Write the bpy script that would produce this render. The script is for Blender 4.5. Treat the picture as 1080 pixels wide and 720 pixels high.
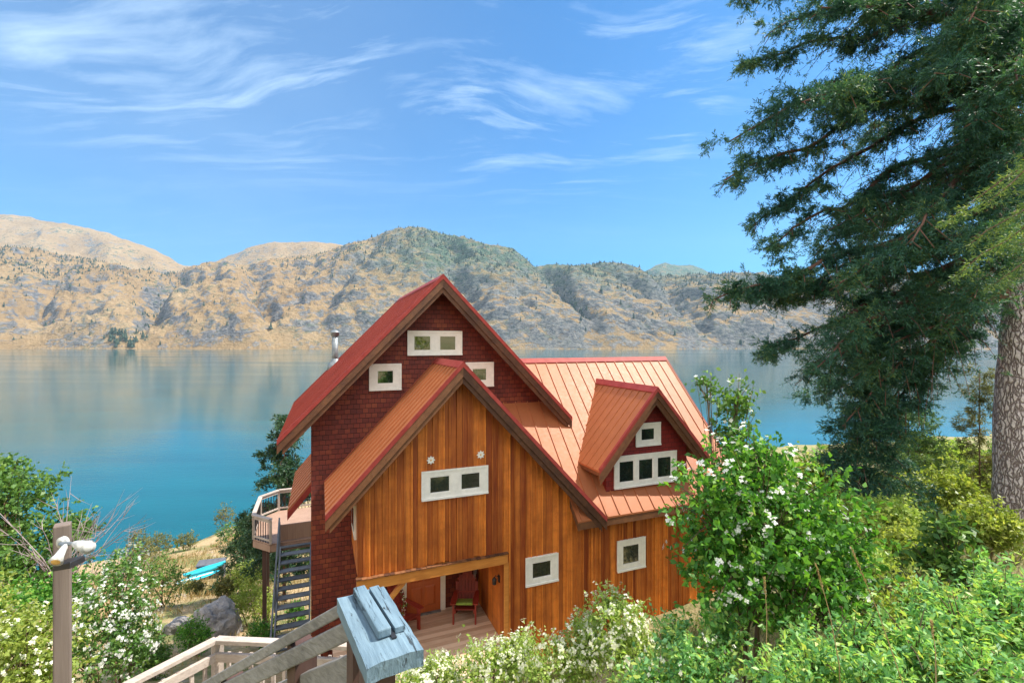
import bpy, math, random
import numpy as np
from mathutils import Vector, Matrix, noise as mnoise

for o in list(bpy.data.objects):
    bpy.data.objects.remove(o)
random.seed(7)
RNG = np.random.default_rng(11)
SC = bpy.context.scene
COL = SC.collection
R = math.radians

# ------------------------------------------------------------------ camera, sky, sun, exposure
SUN_AZ = 80.0      # degrees clockwise from +Y (towards +X)
SUN_EL = 55.0
SUN_STRENGTH = 3.5
SKY_STRENGTH = 0.072
EXPOSURE = 1.52

cam_d = bpy.data.cameras.new('camera')
cam = bpy.data.objects.new('camera', cam_d)
COL.objects.link(cam)
cam.location = (0, 0, 0)
cam.rotation_euler = (R(90), 0, 0)
cam_d.sensor_width = 36
cam_d.lens = 16.67
cam_d.clip_start = 0.05
cam_d.clip_end = 40000
SC.camera = cam

SC.view_settings.view_transform = 'Standard'
SC.view_settings.look = 'None'
SC.view_settings.gamma = 1
SC.view_settings.use_curve_mapping = False
SC.view_settings.exposure = EXPOSURE

W = bpy.data.worlds.new('World')
SC.world = W
W.use_nodes = True


class NT:
    """tiny node-tree helper"""
    def __init__(s, tree):
        s.t = tree
        s.n = tree.nodes
        s.l = tree.links

    def node(s, kind, **kw):
        n = s.n.new(kind)
        for k, v in kw.items():
            setattr(n, k, v)
        return n

    def link(s, a, b):
        s.l.new(a, b)

    def setin(s, sock, v):
        if isinstance(v, bpy.types.NodeSocket):
            s.l.new(v, sock)
        else:
            sock.default_value = v

    def math(s, op, a, b=None, clamp=False):
        n = s.node('ShaderNodeMath', operation=op)
        n.use_clamp = clamp
        s.setin(n.inputs[0], a)
        if b is not None:
            s.setin(n.inputs[1], b)
        return n.outputs[0]

    def vmath(s, op, a, b=None):
        n = s.node('ShaderNodeVectorMath', operation=op)
        s.setin(n.inputs[0], a)
        if b is not None:
            s.setin(n.inputs[1], b)
        return n.outputs['Value'] if op in ('DOT_PRODUCT', 'LENGTH') else n.outputs[0]

    def noise(s, vec, scale, detail=4, rough=.55, dist=0.):
        n = s.node('ShaderNodeTexNoise')
        if vec is not None:
            s.link(vec, n.inputs['Vector'])
        n.inputs['Scale'].default_value = scale
        n.inputs['Detail'].default_value = detail
        n.inputs['Roughness'].default_value = rough
        n.inputs['Distortion'].default_value = dist
        return n.outputs['Fac']

    def ramp(s, fac, stops, interp='LINEAR'):
        n = s.node('ShaderNodeValToRGB')
        cr = n.color_ramp
        cr.interpolation = interp
        while len(cr.elements) < len(stops):
            cr.elements.new(.5)
        for e, (p, c) in zip(cr.elements, stops):
            e.position = p
            if not hasattr(c, '__len__'):
                c = (c, c, c)
            e.color = (*c, 1)
        s.setin(n.inputs[0], fac)
        return n.outputs[0]

    def mix(s, fac, a, b, mode='MIX'):
        n = s.node('ShaderNodeMix', data_type='RGBA', blend_type=mode)
        s.setin(n.inputs[0], fac)
        for i, v in ((6, a), (7, b)):
            if isinstance(v, bpy.types.NodeSocket):
                s.link(v, n.inputs[i])
            else:
                if not hasattr(v, '__len__'):
                    v = (v, v, v)
                n.inputs[i].default_value = (*v, 1)
        return n.outputs[2]

    def mapping(s, vec, scale=(1, 1, 1), rot=(0, 0, 0), loc=(0, 0, 0)):
        n = s.node('ShaderNodeMapping')
        s.link(vec, n.inputs['Vector'])
        n.inputs['Scale'].default_value = scale
        n.inputs['Rotation'].default_value = rot
        n.inputs['Location'].default_value = loc
        return n.outputs[0]

    def bump(s, h, strength=.3, dist=.02, normal=None):
        n = s.node('ShaderNodeBump')
        s.link(h, n.inputs['Height'])
        n.inputs['Strength'].default_value = strength
        n.inputs['Distance'].default_value = dist
        if normal is not None:
            s.link(normal, n.inputs['Normal'])
        return n.outputs[0]


def build_world():
    t = NT(W.node_tree)
    bg = t.n['Background']
    sky = t.node('ShaderNodeTexSky')
    sky.sky_type = 'NISHITA'
    sky.sun_disc = False
    sky.sun_elevation = R(SUN_EL)
    sky.sun_rotation = R(SUN_AZ)
    sky.altitude = 300
    sky.air_density = 1.0
    sky.dust_density = .8
    sky.ozone_density = 1.6
    tc = t.node('ShaderNodeTexCoord')
    d = tc.outputs['Generated']
    sep = t.node('ShaderNodeSeparateXYZ')
    t.link(d, sep.inputs[0])
    zz = t.math('ADD', sep.outputs[2], .12)
    comb = t.node('ShaderNodeCombineXYZ')
    t.link(t.math('DIVIDE', sep.outputs[0], zz), comb.inputs[0])
    t.link(t.math('DIVIDE', sep.outputs[1], zz), comb.inputs[1])
    flat = comb.outputs[0]                       # the plane the cirrus lies in
    warp = t.node('ShaderNodeTexNoise')
    t.link(flat, warp.inputs['Vector'])
    warp.inputs['Scale'].default_value = .55
    warp.inputs['Detail'].default_value = 3
    wv = t.vmath('SCALE', warp.outputs['Color'])
    wv.node.inputs['Scale'].default_value = 1.1
    wflat = t.vmath('ADD', flat, wv)
    st = t.mapping(wflat, scale=(.62, 2.6, 1), rot=(0, 0, R(-24)))
    n1 = t.noise(st, 1.5, 8, .62)
    st2 = t.mapping(wflat, scale=(.8, 5., 1), rot=(0, 0, R(14)), loc=(3, 1, 0))
    n2 = t.noise(st2, 1.6, 8, .65)
    n3 = t.noise(flat, .6, 4, .5)
    wisps = t.ramp(n1, [(.52, 0.), (.74, 1.)])
    wisps2 = t.ramp(n2, [(.54, 0.), (.74, 1.)])

    def lobe(px, py, width):
        v = Vector(((px - 540) / 500, 1, (360 - py) / 500)).normalized()
        dp = t.vmath('DOT_PRODUCT', d, tuple(v))
        c = math.cos(R(width))
        n = t.node('ShaderNodeMapRange', interpolation_type='SMOOTHSTEP')
        t.link(dp, n.inputs[0])
        n.inputs[1].default_value = c
        n.inputs[2].default_value = 1.
        return n.outputs[0]
    veil = t.math('ADD', t.math('MULTIPLY', lobe(20, 90, 40), .8), t.math('MULTIPLY', lobe(300, 110, 30), .55))
    veil = t.math('MULTIPLY', veil, t.ramp(t.noise(wflat, .9, 5, .6), [(.25, .45), (.65, 1.)]))
    mask = t.math('ADD', veil, lobe(610, 110, 20))
    mask = t.math('ADD', mask, t.math('MULTIPLY', lobe(665, 15, 15), 1.8), clamp=True)
    mask = t.math('ADD', mask, .03, clamp=True)
    low = t.node('ShaderNodeMapRange', interpolation_type='SMOOTHSTEP')
    t.link(sep.outputs[2], low.inputs[0])
    low.inputs[1].default_value = .26
    low.inputs[2].default_value = .40
    low.inputs[3].default_value = .15
    streak = t.math('MULTIPLY', t.math('MULTIPLY', t.math('MAXIMUM', wisps, wisps2), low.outputs[0]), mask, clamp=True)
    haze = t.math('MULTIPLY', veil, t.math('MULTIPLY', n3, .34))
    amount = t.math('ADD', t.math('MULTIPLY', streak, .95), haze, clamp=True)
    tint = t.mix(1., sky.outputs[0], SKY_TINT, 'MULTIPLY')
    col = t.mix(t.math('MULTIPLY', amount, .75), tint, CLOUD)
    # unseen bright cloud added behind the viewpoint to light the shaded front walls
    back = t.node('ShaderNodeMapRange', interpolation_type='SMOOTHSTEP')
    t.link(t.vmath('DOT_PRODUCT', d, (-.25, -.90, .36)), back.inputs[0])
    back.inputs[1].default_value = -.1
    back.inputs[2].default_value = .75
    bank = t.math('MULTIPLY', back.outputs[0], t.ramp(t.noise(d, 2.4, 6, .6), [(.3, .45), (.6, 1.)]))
    col = t.mix(bank, col, (FILL_CLOUD, FILL_CLOUD * .97, FILL_CLOUD * .93))
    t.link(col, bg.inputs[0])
    bg.inputs[1].default_value = SKY_STRENGTH


SKY_TINT = (.12, .56, .93)
CLOUD = (4.0, 5.2, 6.6)
FILL_CLOUD = 11.5  # brightness of the added fill cloud behind the viewpoint
build_world()

sun_d = bpy.data.lights.new('sun', 'SUN')
sun_d.energy = SUN_STRENGTH
sun_d.angle = R(.5)
sun_d.color = (1, .93, .82)
sun = bpy.data.objects.new('sun', sun_d)
COL.objects.link(sun)
sun.location = (60, 60, 120)
to_sun = Vector((math.sin(R(SUN_AZ)) * math.cos(R(SUN_EL)), math.cos(R(SUN_AZ)) * math.cos(R(SUN_EL)), math.sin(R(SUN_EL))))
sun.rotation_euler = to_sun.to_track_quat('Z', 'Y').to_euler()


# ------------------------------------------------------------------ object helpers
class MB:
    """collects shapes; build() links them as ONE mesh object with a per-vertex random value"""
    def __init__(s):
        s.v = []
        s.f = []
        s.r = []
        s.rv = .5

    def add(s, vs, fs):
        b = len(s.v)
        s.v += [tuple(p) for p in vs]
        s.r += [s.rv] * len(vs)
        s.f += [tuple(b + i for i in f) for f in fs]
        return s

    def hexa(s, p):      # p: bottom 4 ccw, top 4 ccw
        return s.add(p, [(3, 2, 1, 0), (4, 5, 6, 7), (0, 1, 5, 4), (1, 2, 6, 5), (2, 3, 7, 6), (3, 0, 4, 7)])

    def box(s, x0, x1, y0, y1, z0, z1):
        return s.hexa([(x0, y0, z0), (x1, y0, z0), (x1, y1, z0), (x0, y1, z0), (x0, y0, z1), (x1, y0, z1), (x1, y1, z1), (x0, y1, z1)])

    def bar(s, a, b, w, h, up=(0, 0, 1)):
        """box beam from a to b: w wide sideways, h thick along up"""
        a, b = Vector(a), Vector(b)
        d = (b - a).normalized()
        side = d.cross(Vector(up))
        if side.length < 1e-4:
            side = d.cross(Vector((0, 1, 0)))
        side.normalize()
        u = side.cross(d).normalized()
        sw, sh = side * w / 2, u * h / 2
        return s.hexa([a - sw - sh, a + sw - sh, b + sw - sh, b - sw - sh, a - sw + sh, a + sw + sh, b + sw + sh, b - sw + sh])

    def prism(s, pts, a, b):
        """pts: closed polygon of 3-D points, swept by vector (b-a)"""
        d = Vector(b) - Vector(a)
        n = len(pts)
        p0 = [Vector(p) for p in pts]
        p1 = [p + d for p in p0]
        fs = [tuple(range(n))[::-1], tuple(range(n, 2 * n))]
        fs += [(i, (i + 1) % n, n + (i + 1) % n, n + i) for i in range(n)]
        return s.add(p0 + p1, fs)

    def tube(s, pts, rad, n=8, cap=True):
        pts = [Vector(p) for p in pts]
        if not hasattr(rad, '__len__'):
            rad = [rad] * len(pts)
        vs, fs = [], []
        ref = None
        for i, p in enumerate(pts):
            d = (pts[min(i + 1, len(pts) - 1)] - pts[max(i - 1, 0)])
            if d.length < 1e-9:
                d = Vector((0, 0, 1))
            d.normalize()
            if ref is None:
                ref = d.orthogonal().normalized()
            ref = (ref - d * ref.dot(d))
            if ref.length < 1e-6:
                ref = d.orthogonal()
            ref.normalize()
            o = d.cross(ref)
            for k in range(n):
                a = 2 * math.pi * k / n
                vs.append(p + (ref * math.cos(a) + o * math.sin(a)) * rad[i])
        for i in range(len(pts) - 1):
            for k in range(n):
                fs.append((i * n + k, i * n + (k + 1) % n, (i + 1) * n + (k + 1) % n, (i + 1) * n + k))
        if cap:
            fs.append(tuple(range(n))[::-1])
            fs.append(tuple(range((len(pts) - 1) * n, len(pts) * n)))
        return s.add(vs, fs)

    def lathe(s, c, prof, n=16):
        return s.tube([(c[0], c[1], c[2] + z) for r, z in prof], [r for r, z in prof], n)

    def build(s, name, m, parent=None, loc=None, smooth=False, bevel=0.):
        me = bpy.data.meshes.new(name)
        me.from_pydata(s.v, [], s.f)
        at = me.attributes.new('rnd', 'FLOAT', 'POINT')
        at.data.foreach_set('value', s.r)
        if smooth:
            me.polygons.foreach_set('use_smooth', [True] * len(me.polygons))
        o = link_obj(name, me, m, parent, loc)
        if bevel:
            b = o.modifiers.new('bevel', 'BEVEL')
            b.width = bevel
            b.segments = 2
            b.limit_method = 'ANGLE'
        return o


def link_obj(name, me, m, parent=None, loc=None):
    me.materials.append(m)
    o = bpy.data.objects.new(name, me)
    COL.objects.link(o)
    if parent is not None:
        o.parent = parent
        if loc is None:
            loc = parent.get('_off', (0, 0, 0))
    if loc is not None:
        o.location = loc
    return o


def thing(name, label, cat, loc=(0, 0, 0), rot=0., group=None):
    o = bpy.data.objects.new(name, None)
    o.empty_display_size = .3
    COL.objects.link(o)
    o.location = loc
    o.rotation_euler = (0, 0, rot)
    return tag(o, label, cat, group)


def tag(o, label, cat, group=None):
    o['label'] = label
    o['category'] = cat
    if group:
        o['group'] = group
    return o


def struct(o, kind='structure'):
    o['kind'] = kind
    return o


def quads_mesh(name, verts, rnd, m, parent=None, loc=None, smooth=False):
    """verts: (N,4,3) array of quads"""
    n = len(verts)
    me = bpy.data.meshes.new(name)
    me.vertices.add(n * 4)
    me.vertices.foreach_set('co', np.ascontiguousarray(verts, dtype=np.float32).reshape(-1))
    me.loops.add(n * 4)
    me.loops.foreach_set('vertex_index', np.arange(n * 4, dtype=np.int32))
    me.polygons.add(n)
    me.polygons.foreach_set('loop_start', np.arange(0, n * 4, 4, dtype=np.int32))
    me.update(calc_edges=True)
    me.validate()
    at = me.attributes.new('rnd', 'FLOAT', 'POINT')
    at.data.foreach_set('value', np.repeat(rnd, 4).astype(np.float32))
    return link_obj(name, me, m, parent, loc)


def nrm(a):
    return a / np.maximum(np.linalg.norm(a, axis=-1, keepdims=True), 1e-9)


def leaves(C, D, N, L, Wd, fold=.12, belly=.45):
    """rhombic leaves from base points C along D with face normal about N -> (n,4,3)"""
    D = nrm(D)
    S = nrm(np.cross(N, D))
    Nn = np.cross(D, S)
    L = np.broadcast_to(np.asarray(L, float), (len(C),))[:, None]
    Wd = np.broadcast_to(np.asarray(Wd, float), (len(C),))[:, None]
    mid = C + D * L * belly
    up = Nn * Wd * fold
    tip = C + D * L - Nn * L * .10
    return np.stack([C, mid + S * Wd * .5 + up, tip, mid - S * Wd * .5 + up], 1)


# ------------------------------------------------------------------ materials
MATS = {}


def mat(name, fn):
    if name not in MATS:
        m = bpy.data.materials.new(name)
        m.use_nodes = True
        t = NT(m.node_tree)
        p = t.n['Principled BSDF']
        fn(t, p)
        MATS[name] = m
    return MATS[name]


def coords(t, which='Object'):
    return t.node('ShaderNodeTexCoord').outputs[which]


def attr(t, name='rnd'):
    n = t.node('ShaderNodeAttribute')
    n.attribute_name = name
    return n.outputs['Fac']


def leaf_mat(name, stops, trans=.35, rough=.45, tcol=(1.25, 1.2, .55)):
    def fn(t, p):
        c = t.ramp(attr(t), stops)
        t.link(c, p.inputs['Base Color'])
        p.inputs['Roughness'].default_value = rough
        p.inputs['Specular IOR Level'].default_value = .35
        tr = t.node('ShaderNodeBsdfTranslucent')
        t.link(t.mix(1., c, tcol, 'MULTIPLY'), tr.inputs[0])
        mx = t.node('ShaderNodeMixShader')
        mx.inputs[0].default_value = trans
        t.link(p.outputs[0], mx.inputs[1])
        t.link(tr.outputs[0], mx.inputs[2])
        t.link(mx.outputs[0], t.n['Material Output'].inputs['Surface'])
    return mat(name, fn)


def wood_mat(name, dark, light, streak=(30, 30, 1.6), rough=.65, bump=.25, weather=0., grey=(.3, .3, .3), turn=0., cracks=0.):
    def fn(t, p):
        c = coords(t)
        if turn:
            c = t.mapping(c, rot=(0, 0, turn))
        r = attr(t)
        off = t.node('ShaderNodeCombineXYZ')
        t.link(t.math('MULTIPLY', r, 37.), off.inputs[0])
        t.link(t.math('MULTIPLY', r, 11.), off.inputs[2])
        v = t.vmath('ADD', c, off.outputs[0])
        g = t.noise(t.mapping(v, scale=streak), 1., 6, .6, .4)
        big = t.noise(t.mapping(v, scale=(2.2, 2.2, .5)), 1., 3, .5)
        f = t.math('ADD', t.math('MULTIPLY', g, .55), t.math('MULTIPLY', t.math('SUBTRACT', r, .5), .5))
        f = t.math('ADD', f, t.math('MULTIPLY', big, .45))
        col = t.ramp(f, [(.25, dark), (.75, light)])
        if weather:
            wn = t.ramp(t.noise(c, 2.3, 5, .65), [(.4, 0.), (.7, 1.)])
            col = t.mix(t.math('MULTIPLY', wn, weather), col, grey)
        if cracks:
            ck = t.noise(t.mapping(v, scale=tuple(k * .55 for k in streak)), 1.3, 5, .7, 1.)
            ck = t.ramp(ck, [(.60, 0.), (.66, 1.)])
            col = t.mix(t.math('MULTIPLY', ck, cracks), col, (.012, .014, .016))
            g = t.math('SUBTRACT', g, t.math('MULTIPLY', ck, 1.2))
        t.link(col, p.inputs['Base Color'])
        p.inputs['Roughness'].default_value = rough
        t.link(t.bump(g, bump, .006), p.inputs['Normal'])
    return mat(name, fn)


def plain(name, col, rough=.5, metal=0., var=.12, scale=9., spec=.5):
    def fn(t, p):
        n = t.noise(coords(t), scale, 4, .6)
        a = tuple(x * (1 - var * 1.6) for x in col)
        b = tuple(min(1, x * (1 + var * 1.2)) for x in col)
        t.link(t.ramp(n, [(.3, a), (.7, b)]), p.inputs['Base Color'])
        p.inputs['Metallic'].default_value = metal
        p.inputs['Specular IOR Level'].default_value = spec
        t.link(t.ramp(n, [(.3, rough * .85), (.7, min(1, rough * 1.15))]), p.inputs['Roughness'])
    return mat(name, fn)


M_SIDING = wood_mat('cedar_siding', (.24, .042, .005), (.82, .26, .036), streak=(36, 36, 1.4), rough=.6, weather=.5, grey=(.20, .035, .006))
M_TIMBER = wood_mat('porch_timber', (.40, .12, .02), (.75, .33, .07), streak=(2.0, 26, 26), rough=.5)
M_TRIM = wood_mat('brown_trim', (.07, .026, .013), (.22, .09, .035), streak=(8, 8, 8), rough=.6)
M_DOOR = wood_mat('stained_door', (.36, .075, .015), (.55, .13, .03), rough=.4, bump=.1)
M_REDWOOD = wood_mat('red_painted_wood', (.20, .022, .014), (.32, .04, .022), rough=.5, bump=.15)
M_PORCHFLOOR = wood_mat('porch_boards', (.48, .31, .20), (.74, .55, .40), streak=(1.5, 22, 22), rough=.6)
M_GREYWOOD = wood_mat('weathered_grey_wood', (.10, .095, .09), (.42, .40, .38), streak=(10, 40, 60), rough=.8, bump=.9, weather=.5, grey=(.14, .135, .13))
M_CAPWOOD = wood_mat('sky_tinted_weathered_wood', (.05, .10, .14), (.27, .39, .47), streak=(7, 70, 30), rough=.75, bump=.9, weather=.6, grey=(.10, .15, .19), turn=1.032, cracks=.8)  # weathered, cracked wood with the sky's blue light put into its colour
M_PALEWOOD = wood_mat('pale_weathered_wood', (.24, .19, .16), (.56, .48, .42), streak=(9, 30, 30), rough=.8, bump=.7)
M_POSTWOOD = wood_mat('light_post_wood', (.10, .075, .062), (.22, .17, .14), streak=(30, 30, 1.5), rough=.8, bump=.5)
M_BROWNPOST = wood_mat('dark_post_wood', (.05, .025, .02), (.12, .06, .045), streak=(30, 30, 2), rough=.7)
M_DECKWOOD = wood_mat('deck_wood', (.22, .13, .09), (.40, .26, .19), rough=.7)
M_STAIRWOOD = wood_mat('blue_grey_stair_wood', (.06, .075, .095), (.16, .19, .23), streak=(6, 6, 6), rough=.75)
M_WHITE = plain('white_paint', (.84, .82, .76), .45, var=.05)
M_STEEL = plain('galvanised_steel', (.22, .25, .27), .5, metal=.5, var=.25)
M_BLACK = plain('black_metal', (.02, .02, .022), .45)
M_CUSHION = plain('green_cushion_fabric', (.24, .36, .06), .85, var=.25, scale=40)
M_TURQ = plain('turquoise_plastic', (.02, .42, .55), .4, var=.1, scale=2)
M_GREYBOX = plain('grey_plastic', (.10, .105, .12), .55, var=.2, scale=3)
M_RUBBER = plain('lamp_white', (.48, .48, .46), .4, var=.2, scale=25)
M_AMBER = plain('amber_lens', (.75, .42, .12), .25, var=.05)
M_BARE = wood_mat('bare_twigs', (.20, .15, .15), (.38, .31, .31), rough=.8)
M_STEM = wood_mat('shrub_stems', (.07, .045, .025), (.17, .11, .06), rough=.8)
M_REDLIMB = wood_mat('fir_limbs', (.06, .03, .022), (.20, .10, .07), streak=(9, 9, 9), rough=.85)


def shingles(t, p, stops, wid, ht):
    c = coords(t)
    sp = t.node('ShaderNodeSeparateXYZ')
    t.link(c, sp.inputs[0])
    cb = t.node('ShaderNodeCombineXYZ')
    t.link(t.math('ADD', sp.outputs[0], sp.outputs[1]), cb.inputs[0])
    t.link(sp.outputs[2], cb.inputs[1])
    b = t.node('ShaderNodeTexBrick')
    t.link(cb.outputs[0], b.inputs['Vector'])
    b.inputs['Scale'].default_value = 1
    b.inputs['Brick Width'].default_value = wid
    b.inputs['Row Height'].default_value = ht
    b.inputs['Mortar Size'].default_value = .006
    b.inputs['Mortar Smooth'].default_value = .2
    b.inputs['Color1'].default_value = (0, 0, 0, 1)
    b.inputs['Color2'].default_value = (1, 1, 1, 1)
    b.inputs['Mortar'].default_value = (0, 0, 0, 1)
    b.inputs['Bias'].default_value = 0
    fr = t.math('FRACT', t.math('DIVIDE', sp.outputs[2], ht))
    n = t.noise(c, 1.1, 5, .6)
    f = t.math('ADD', t.math('MULTIPLY', b.outputs['Color'], .26), t.math('MULTIPLY', n, .8))
    col = t.ramp(f, stops)
    col = t.mix(t.math('MULTIPLY', b.outputs['Fac'], .8), col, tuple(x * .25 for x in stops[0][1]))
    t.link(col, p.inputs['Base Color'])
    p.inputs['Roughness'].default_value = .7
    h = t.math('SUBTRACT', t.math('SUBTRACT', 1., fr), t.math('MULTIPLY', b.outputs['Fac'], .8))
    t.link(t.bump(h, .8, .02), p.inputs['Normal'])


M_SHINGLE = mat('brown_shingles', lambda t, p: shingles(t, p, [(.25, (.075, .009, .006)), (.55, (.15, .020, .010)), (.85, (.27, .062, .020))], .15, .125))
M_REDSHINGLE = mat('red_shingles', lambda t, p: shingles(t, p, [(.25, (.17, .010, .008)), (.8, (.27, .022, .016))], .2, .125))


def metal_roof(t, p):
    c = coords(t)
    n = t.noise(c, .9, 4, .55)
    n2 = t.noise(t.mapping(c, scale=(1, 1, 1)), 14, 4, .6)
    dirt = t.noise(t.mapping(c, scale=(2.5, 2.5, .7)), 1.6, 6, .7)
    col = t.ramp(t.math('ADD', t.math('ADD', t.math('MULTIPLY', n, .4), t.math('MULTIPLY', n2, .2)), t.math('MULTIPLY', dirt, .4)), [(.3, (.30, .098, .040)), (.7, (.41, .145, .060))])
    t.link(col, p.inputs['Base Color'])
    p.inputs['Metallic'].default_value = 0
    p.inputs['Specular IOR Level'].default_value = .2
    t.link(t.ramp(n2, [(.3, .42), (.7, .55)]), p.inputs['Roughness'])
    t.link(t.bump(n, .12, .02), p.inputs['Normal'])


M_ROOF = mat('terracotta_metal_roof', metal_roof)


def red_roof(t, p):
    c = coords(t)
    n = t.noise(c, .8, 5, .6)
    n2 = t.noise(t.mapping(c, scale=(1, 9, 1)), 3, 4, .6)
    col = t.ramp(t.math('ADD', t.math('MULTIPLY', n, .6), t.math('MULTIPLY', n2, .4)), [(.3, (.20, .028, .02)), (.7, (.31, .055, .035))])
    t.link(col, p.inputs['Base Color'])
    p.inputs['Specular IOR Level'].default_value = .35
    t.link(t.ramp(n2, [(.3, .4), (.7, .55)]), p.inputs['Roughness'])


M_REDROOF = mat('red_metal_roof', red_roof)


def metal_trim(t, p):
    n = t.noise(coords(t), 5, 4, .6)
    t.link(t.ramp(n, [(.3, (.24, .035, .03)), (.7, (.33, .06, .05))]), p.inputs['Base Color'])
    p.inputs['Specular IOR Level'].default_value = .15
    p.inputs['Roughness'].default_value = .55


M_ROOFTRIM = mat('red_roof_trim', metal_trim)


def glass_fn(t, p):
    p.inputs['Base Color'].default_value = (.012, .016, .014, 1)
    p.inputs['Roughness'].default_value = .03
    p.inputs['Specular IOR Level'].default_value = 1.0
    p.inputs['IOR'].default_value = 2.0
    n = t.noise(coords(t), 3., 2, .5)
    t.link(t.bump(n, .03, .02), p.inputs['Normal'])


M_GLASS = mat('window_glass', glass_fn)


def bark_fn(t, p):
    c = coords(t)
    w = t.node('ShaderNodeTexNoise')
    t.link(c, w.inputs['Vector'])
    w.inputs['Scale'].default_value = 6
    wv = t.vmath('SCALE', w.outputs['Color'])
    wv.node.inputs['Scale'].default_value = .12
    v = t.mapping(t.vmath('ADD', c, wv), scale=(19, 19, 4.2))
    vo = t.node('ShaderNodeTexVoronoi', feature='DISTANCE_TO_EDGE')
    t.link(v, vo.inputs['Vector'])
    vo.inputs['Scale'].default_value = 1.
    e = t.ramp(vo.outputs['Distance'], [(.0, 0.), (.22, 1.)])
    n = t.noise(c, 22, 5, .65)
    plate = t.ramp(n, [(.3, (.46, .40, .40)), (.7, (.76, .69, .70))])
    col = t.mix(e, (.14, .10, .095), plate)
    t.link(col, p.inputs['Base Color'])
    p.inputs['Roughness'].default_value = .9
    h = t.math('ADD', e, t.math('MULTIPLY', n, .4))
    t.link(t.bump(h, .9, .03), p.inputs['Normal'])


M_BARK = mat('furrowed_bark', bark_fn)

M_NEEDLE = leaf_mat('fir_needles', [(0, (.022, .075, .062)), (.5, (.045, .14, .095)), (.85, (.09, .20, .10)), (1, (.24, .31, .09))], .30, .5, (1.5, 1.35, .5))
M_NEEDLE_Y = leaf_mat('young_fir_needles', [(0, (.06, .13, .06)), (.6, (.14, .24, .08)), (1, (.30, .38, .11))], .42, .5, (1.4, 1.3, .5))
M_PINE = leaf_mat('pine_needles', [(0, (.02, .055, .03)), (.6, (.05, .11, .05)), (1, (.11, .17, .06))], .3)
M_DARKLEAF = leaf_mat('deep_green_leaves', [(0, (.03, .11, .02)), (.5, (.085, .25, .035)), (.85, (.21, .42, .06)), (1, (.42, .54, .12))], .46)
M_MIDLEAF = leaf_mat('mid_green_leaves', [(0, (0.041, 0.108, 0.027)), (.6, (0.108, 0.230, 0.047)), (1, (0.270, 0.392, 0.095))], .4)
M_YELLEAF = leaf_mat('yellow_green_leaves', [(0, (.12, .19, .03)), (.5, (.28, .37, .07)), (1, (.52, .55, .17))], .48)
M_PALELEAF = leaf_mat('pale_green_leaves', [(0, (.14, .26, .05)), (.5, (.36, .50, .12)), (1, (.60, .66, .26))], .48)
M_TEALLEAF = leaf_mat('blue_green_leaves', [(0, (.07, .20, .08)), (.4, (.18, .42, .15)), (.65, (.34, .56, .17)), (.88, (.52, .62, .14)), (1, (.62, .62, .22))], .5)
M_OLIVELEAF = leaf_mat('olive_leaves', [(0, (.07, .08, .025)), (.6, (.17, .18, .055)), (1, (.34, .28, .10))], .35)
M_PETAL = leaf_mat('white_petals', [(0, (.70, .70, .62)), (1, (.86, .86, .82))], .35, .6, (1, 1, 1))
M_CREAM = leaf_mat('cream_blossom', [(0, (.66, .66, .44)), (.5, (.80, .80, .62)), (1, (.88, .88, .78))], .35, .6, (1, 1, .9))
M_STRAW = leaf_mat('dry_grass_blades', [(0, (.22, .15, .06)), (.6, (.40, .29, .14)), (1, (.52, .42, .22))], .3)
M_GRASS = leaf_mat('green_grass_blades', [(0, (.08, .12, .03)), (.6, (.19, .23, .06)), (1, (.38, .36, .13))], .35)


# ------------------------------------------------------------------ terrain
LAKE_Z = -28.0
_SX = [-400, -60, -50, -44, -40, -30, 0, 60, 120, 400]
_SY = [40, 58, 61, 66, 76, 92, 108, 122, 138, 190]
_PQ = [-3, 0, .05, .11, .18, .41, .7, 1.0, 1.3, 3]
_PP = [-1.4, 0, .13, .24, .37, .66, .86, 1.0, 1.22, 2.2]


def fbm(x, y, octv=4, seed=0.):
    """cheap value-noise fBm on arrays"""
    def h(ix, iy):
        n = np.sin(ix * 127.1 + iy * 311.7 + seed * 74.7) * 43758.5453
        return n - np.floor(n)
    out = np.zeros_like(x, dtype=float)
    amp, tot = 1., 0.
    for o in range(octv):
        ix, iy = np.floor(x), np.floor(y)
        fx, fy = x - ix, y - iy
        fx, fy = fx * fx * (3 - 2 * fx), fy * fy * (3 - 2 * fy)
        a, b, c, d = h(ix, iy), h(ix + 1, iy), h(ix, iy + 1), h(ix + 1, iy + 1)
        out += amp * (a + (b - a) * fx + (c - a) * fy + (a - b - c + d) * fx * fy)
        tot += amp
        amp *= .5
        x, y = x * 2.03 + 17.3, y * 2.03 + 5.1
    return out / tot


def ground(x, y):
    x = np.asarray(x, float)
    y = np.asarray(y, float)
    ys = np.interp(x, _SX, _SY)
    y0 = .60 * np.clip(x, 0, 60)
    q = (y - y0) / np.maximum(ys - y0, 20)
    z = -1.8 - 26.2 * np.interp(q, _PQ, _PP)
    r = np.sqrt(x * x + y * y)
    amp = np.clip((r - 3) / 25, 0, 1)
    z = z + (fbm(x / 7., y / 7., 4, 3) - .5) * 1.5 * amp + (fbm(x / 1.7, y / 1.7, 3, 5) - .5) * .35 * amp
    return z


def gz(x, y):
    return float(ground(np.array([x]), np.array([y]))[0])


def hit(px, py):
    """where the line of sight through a photo pixel meets the ground"""
    a, b = (px - 540) / 500, (360 - py) / 500
    ys = np.arange(1.5, 200, .1)
    below = b * ys < ground(a * ys, ys)
    i = int(np.argmax(below)) if below.any() else len(ys) - 1
    return a * ys[i], ys[i], gz(a * ys[i], ys[i])


def at(px, py, d):
    return Vector(((px - 540) / 500 * d, d, (360 - py) / 500 * d))


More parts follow.
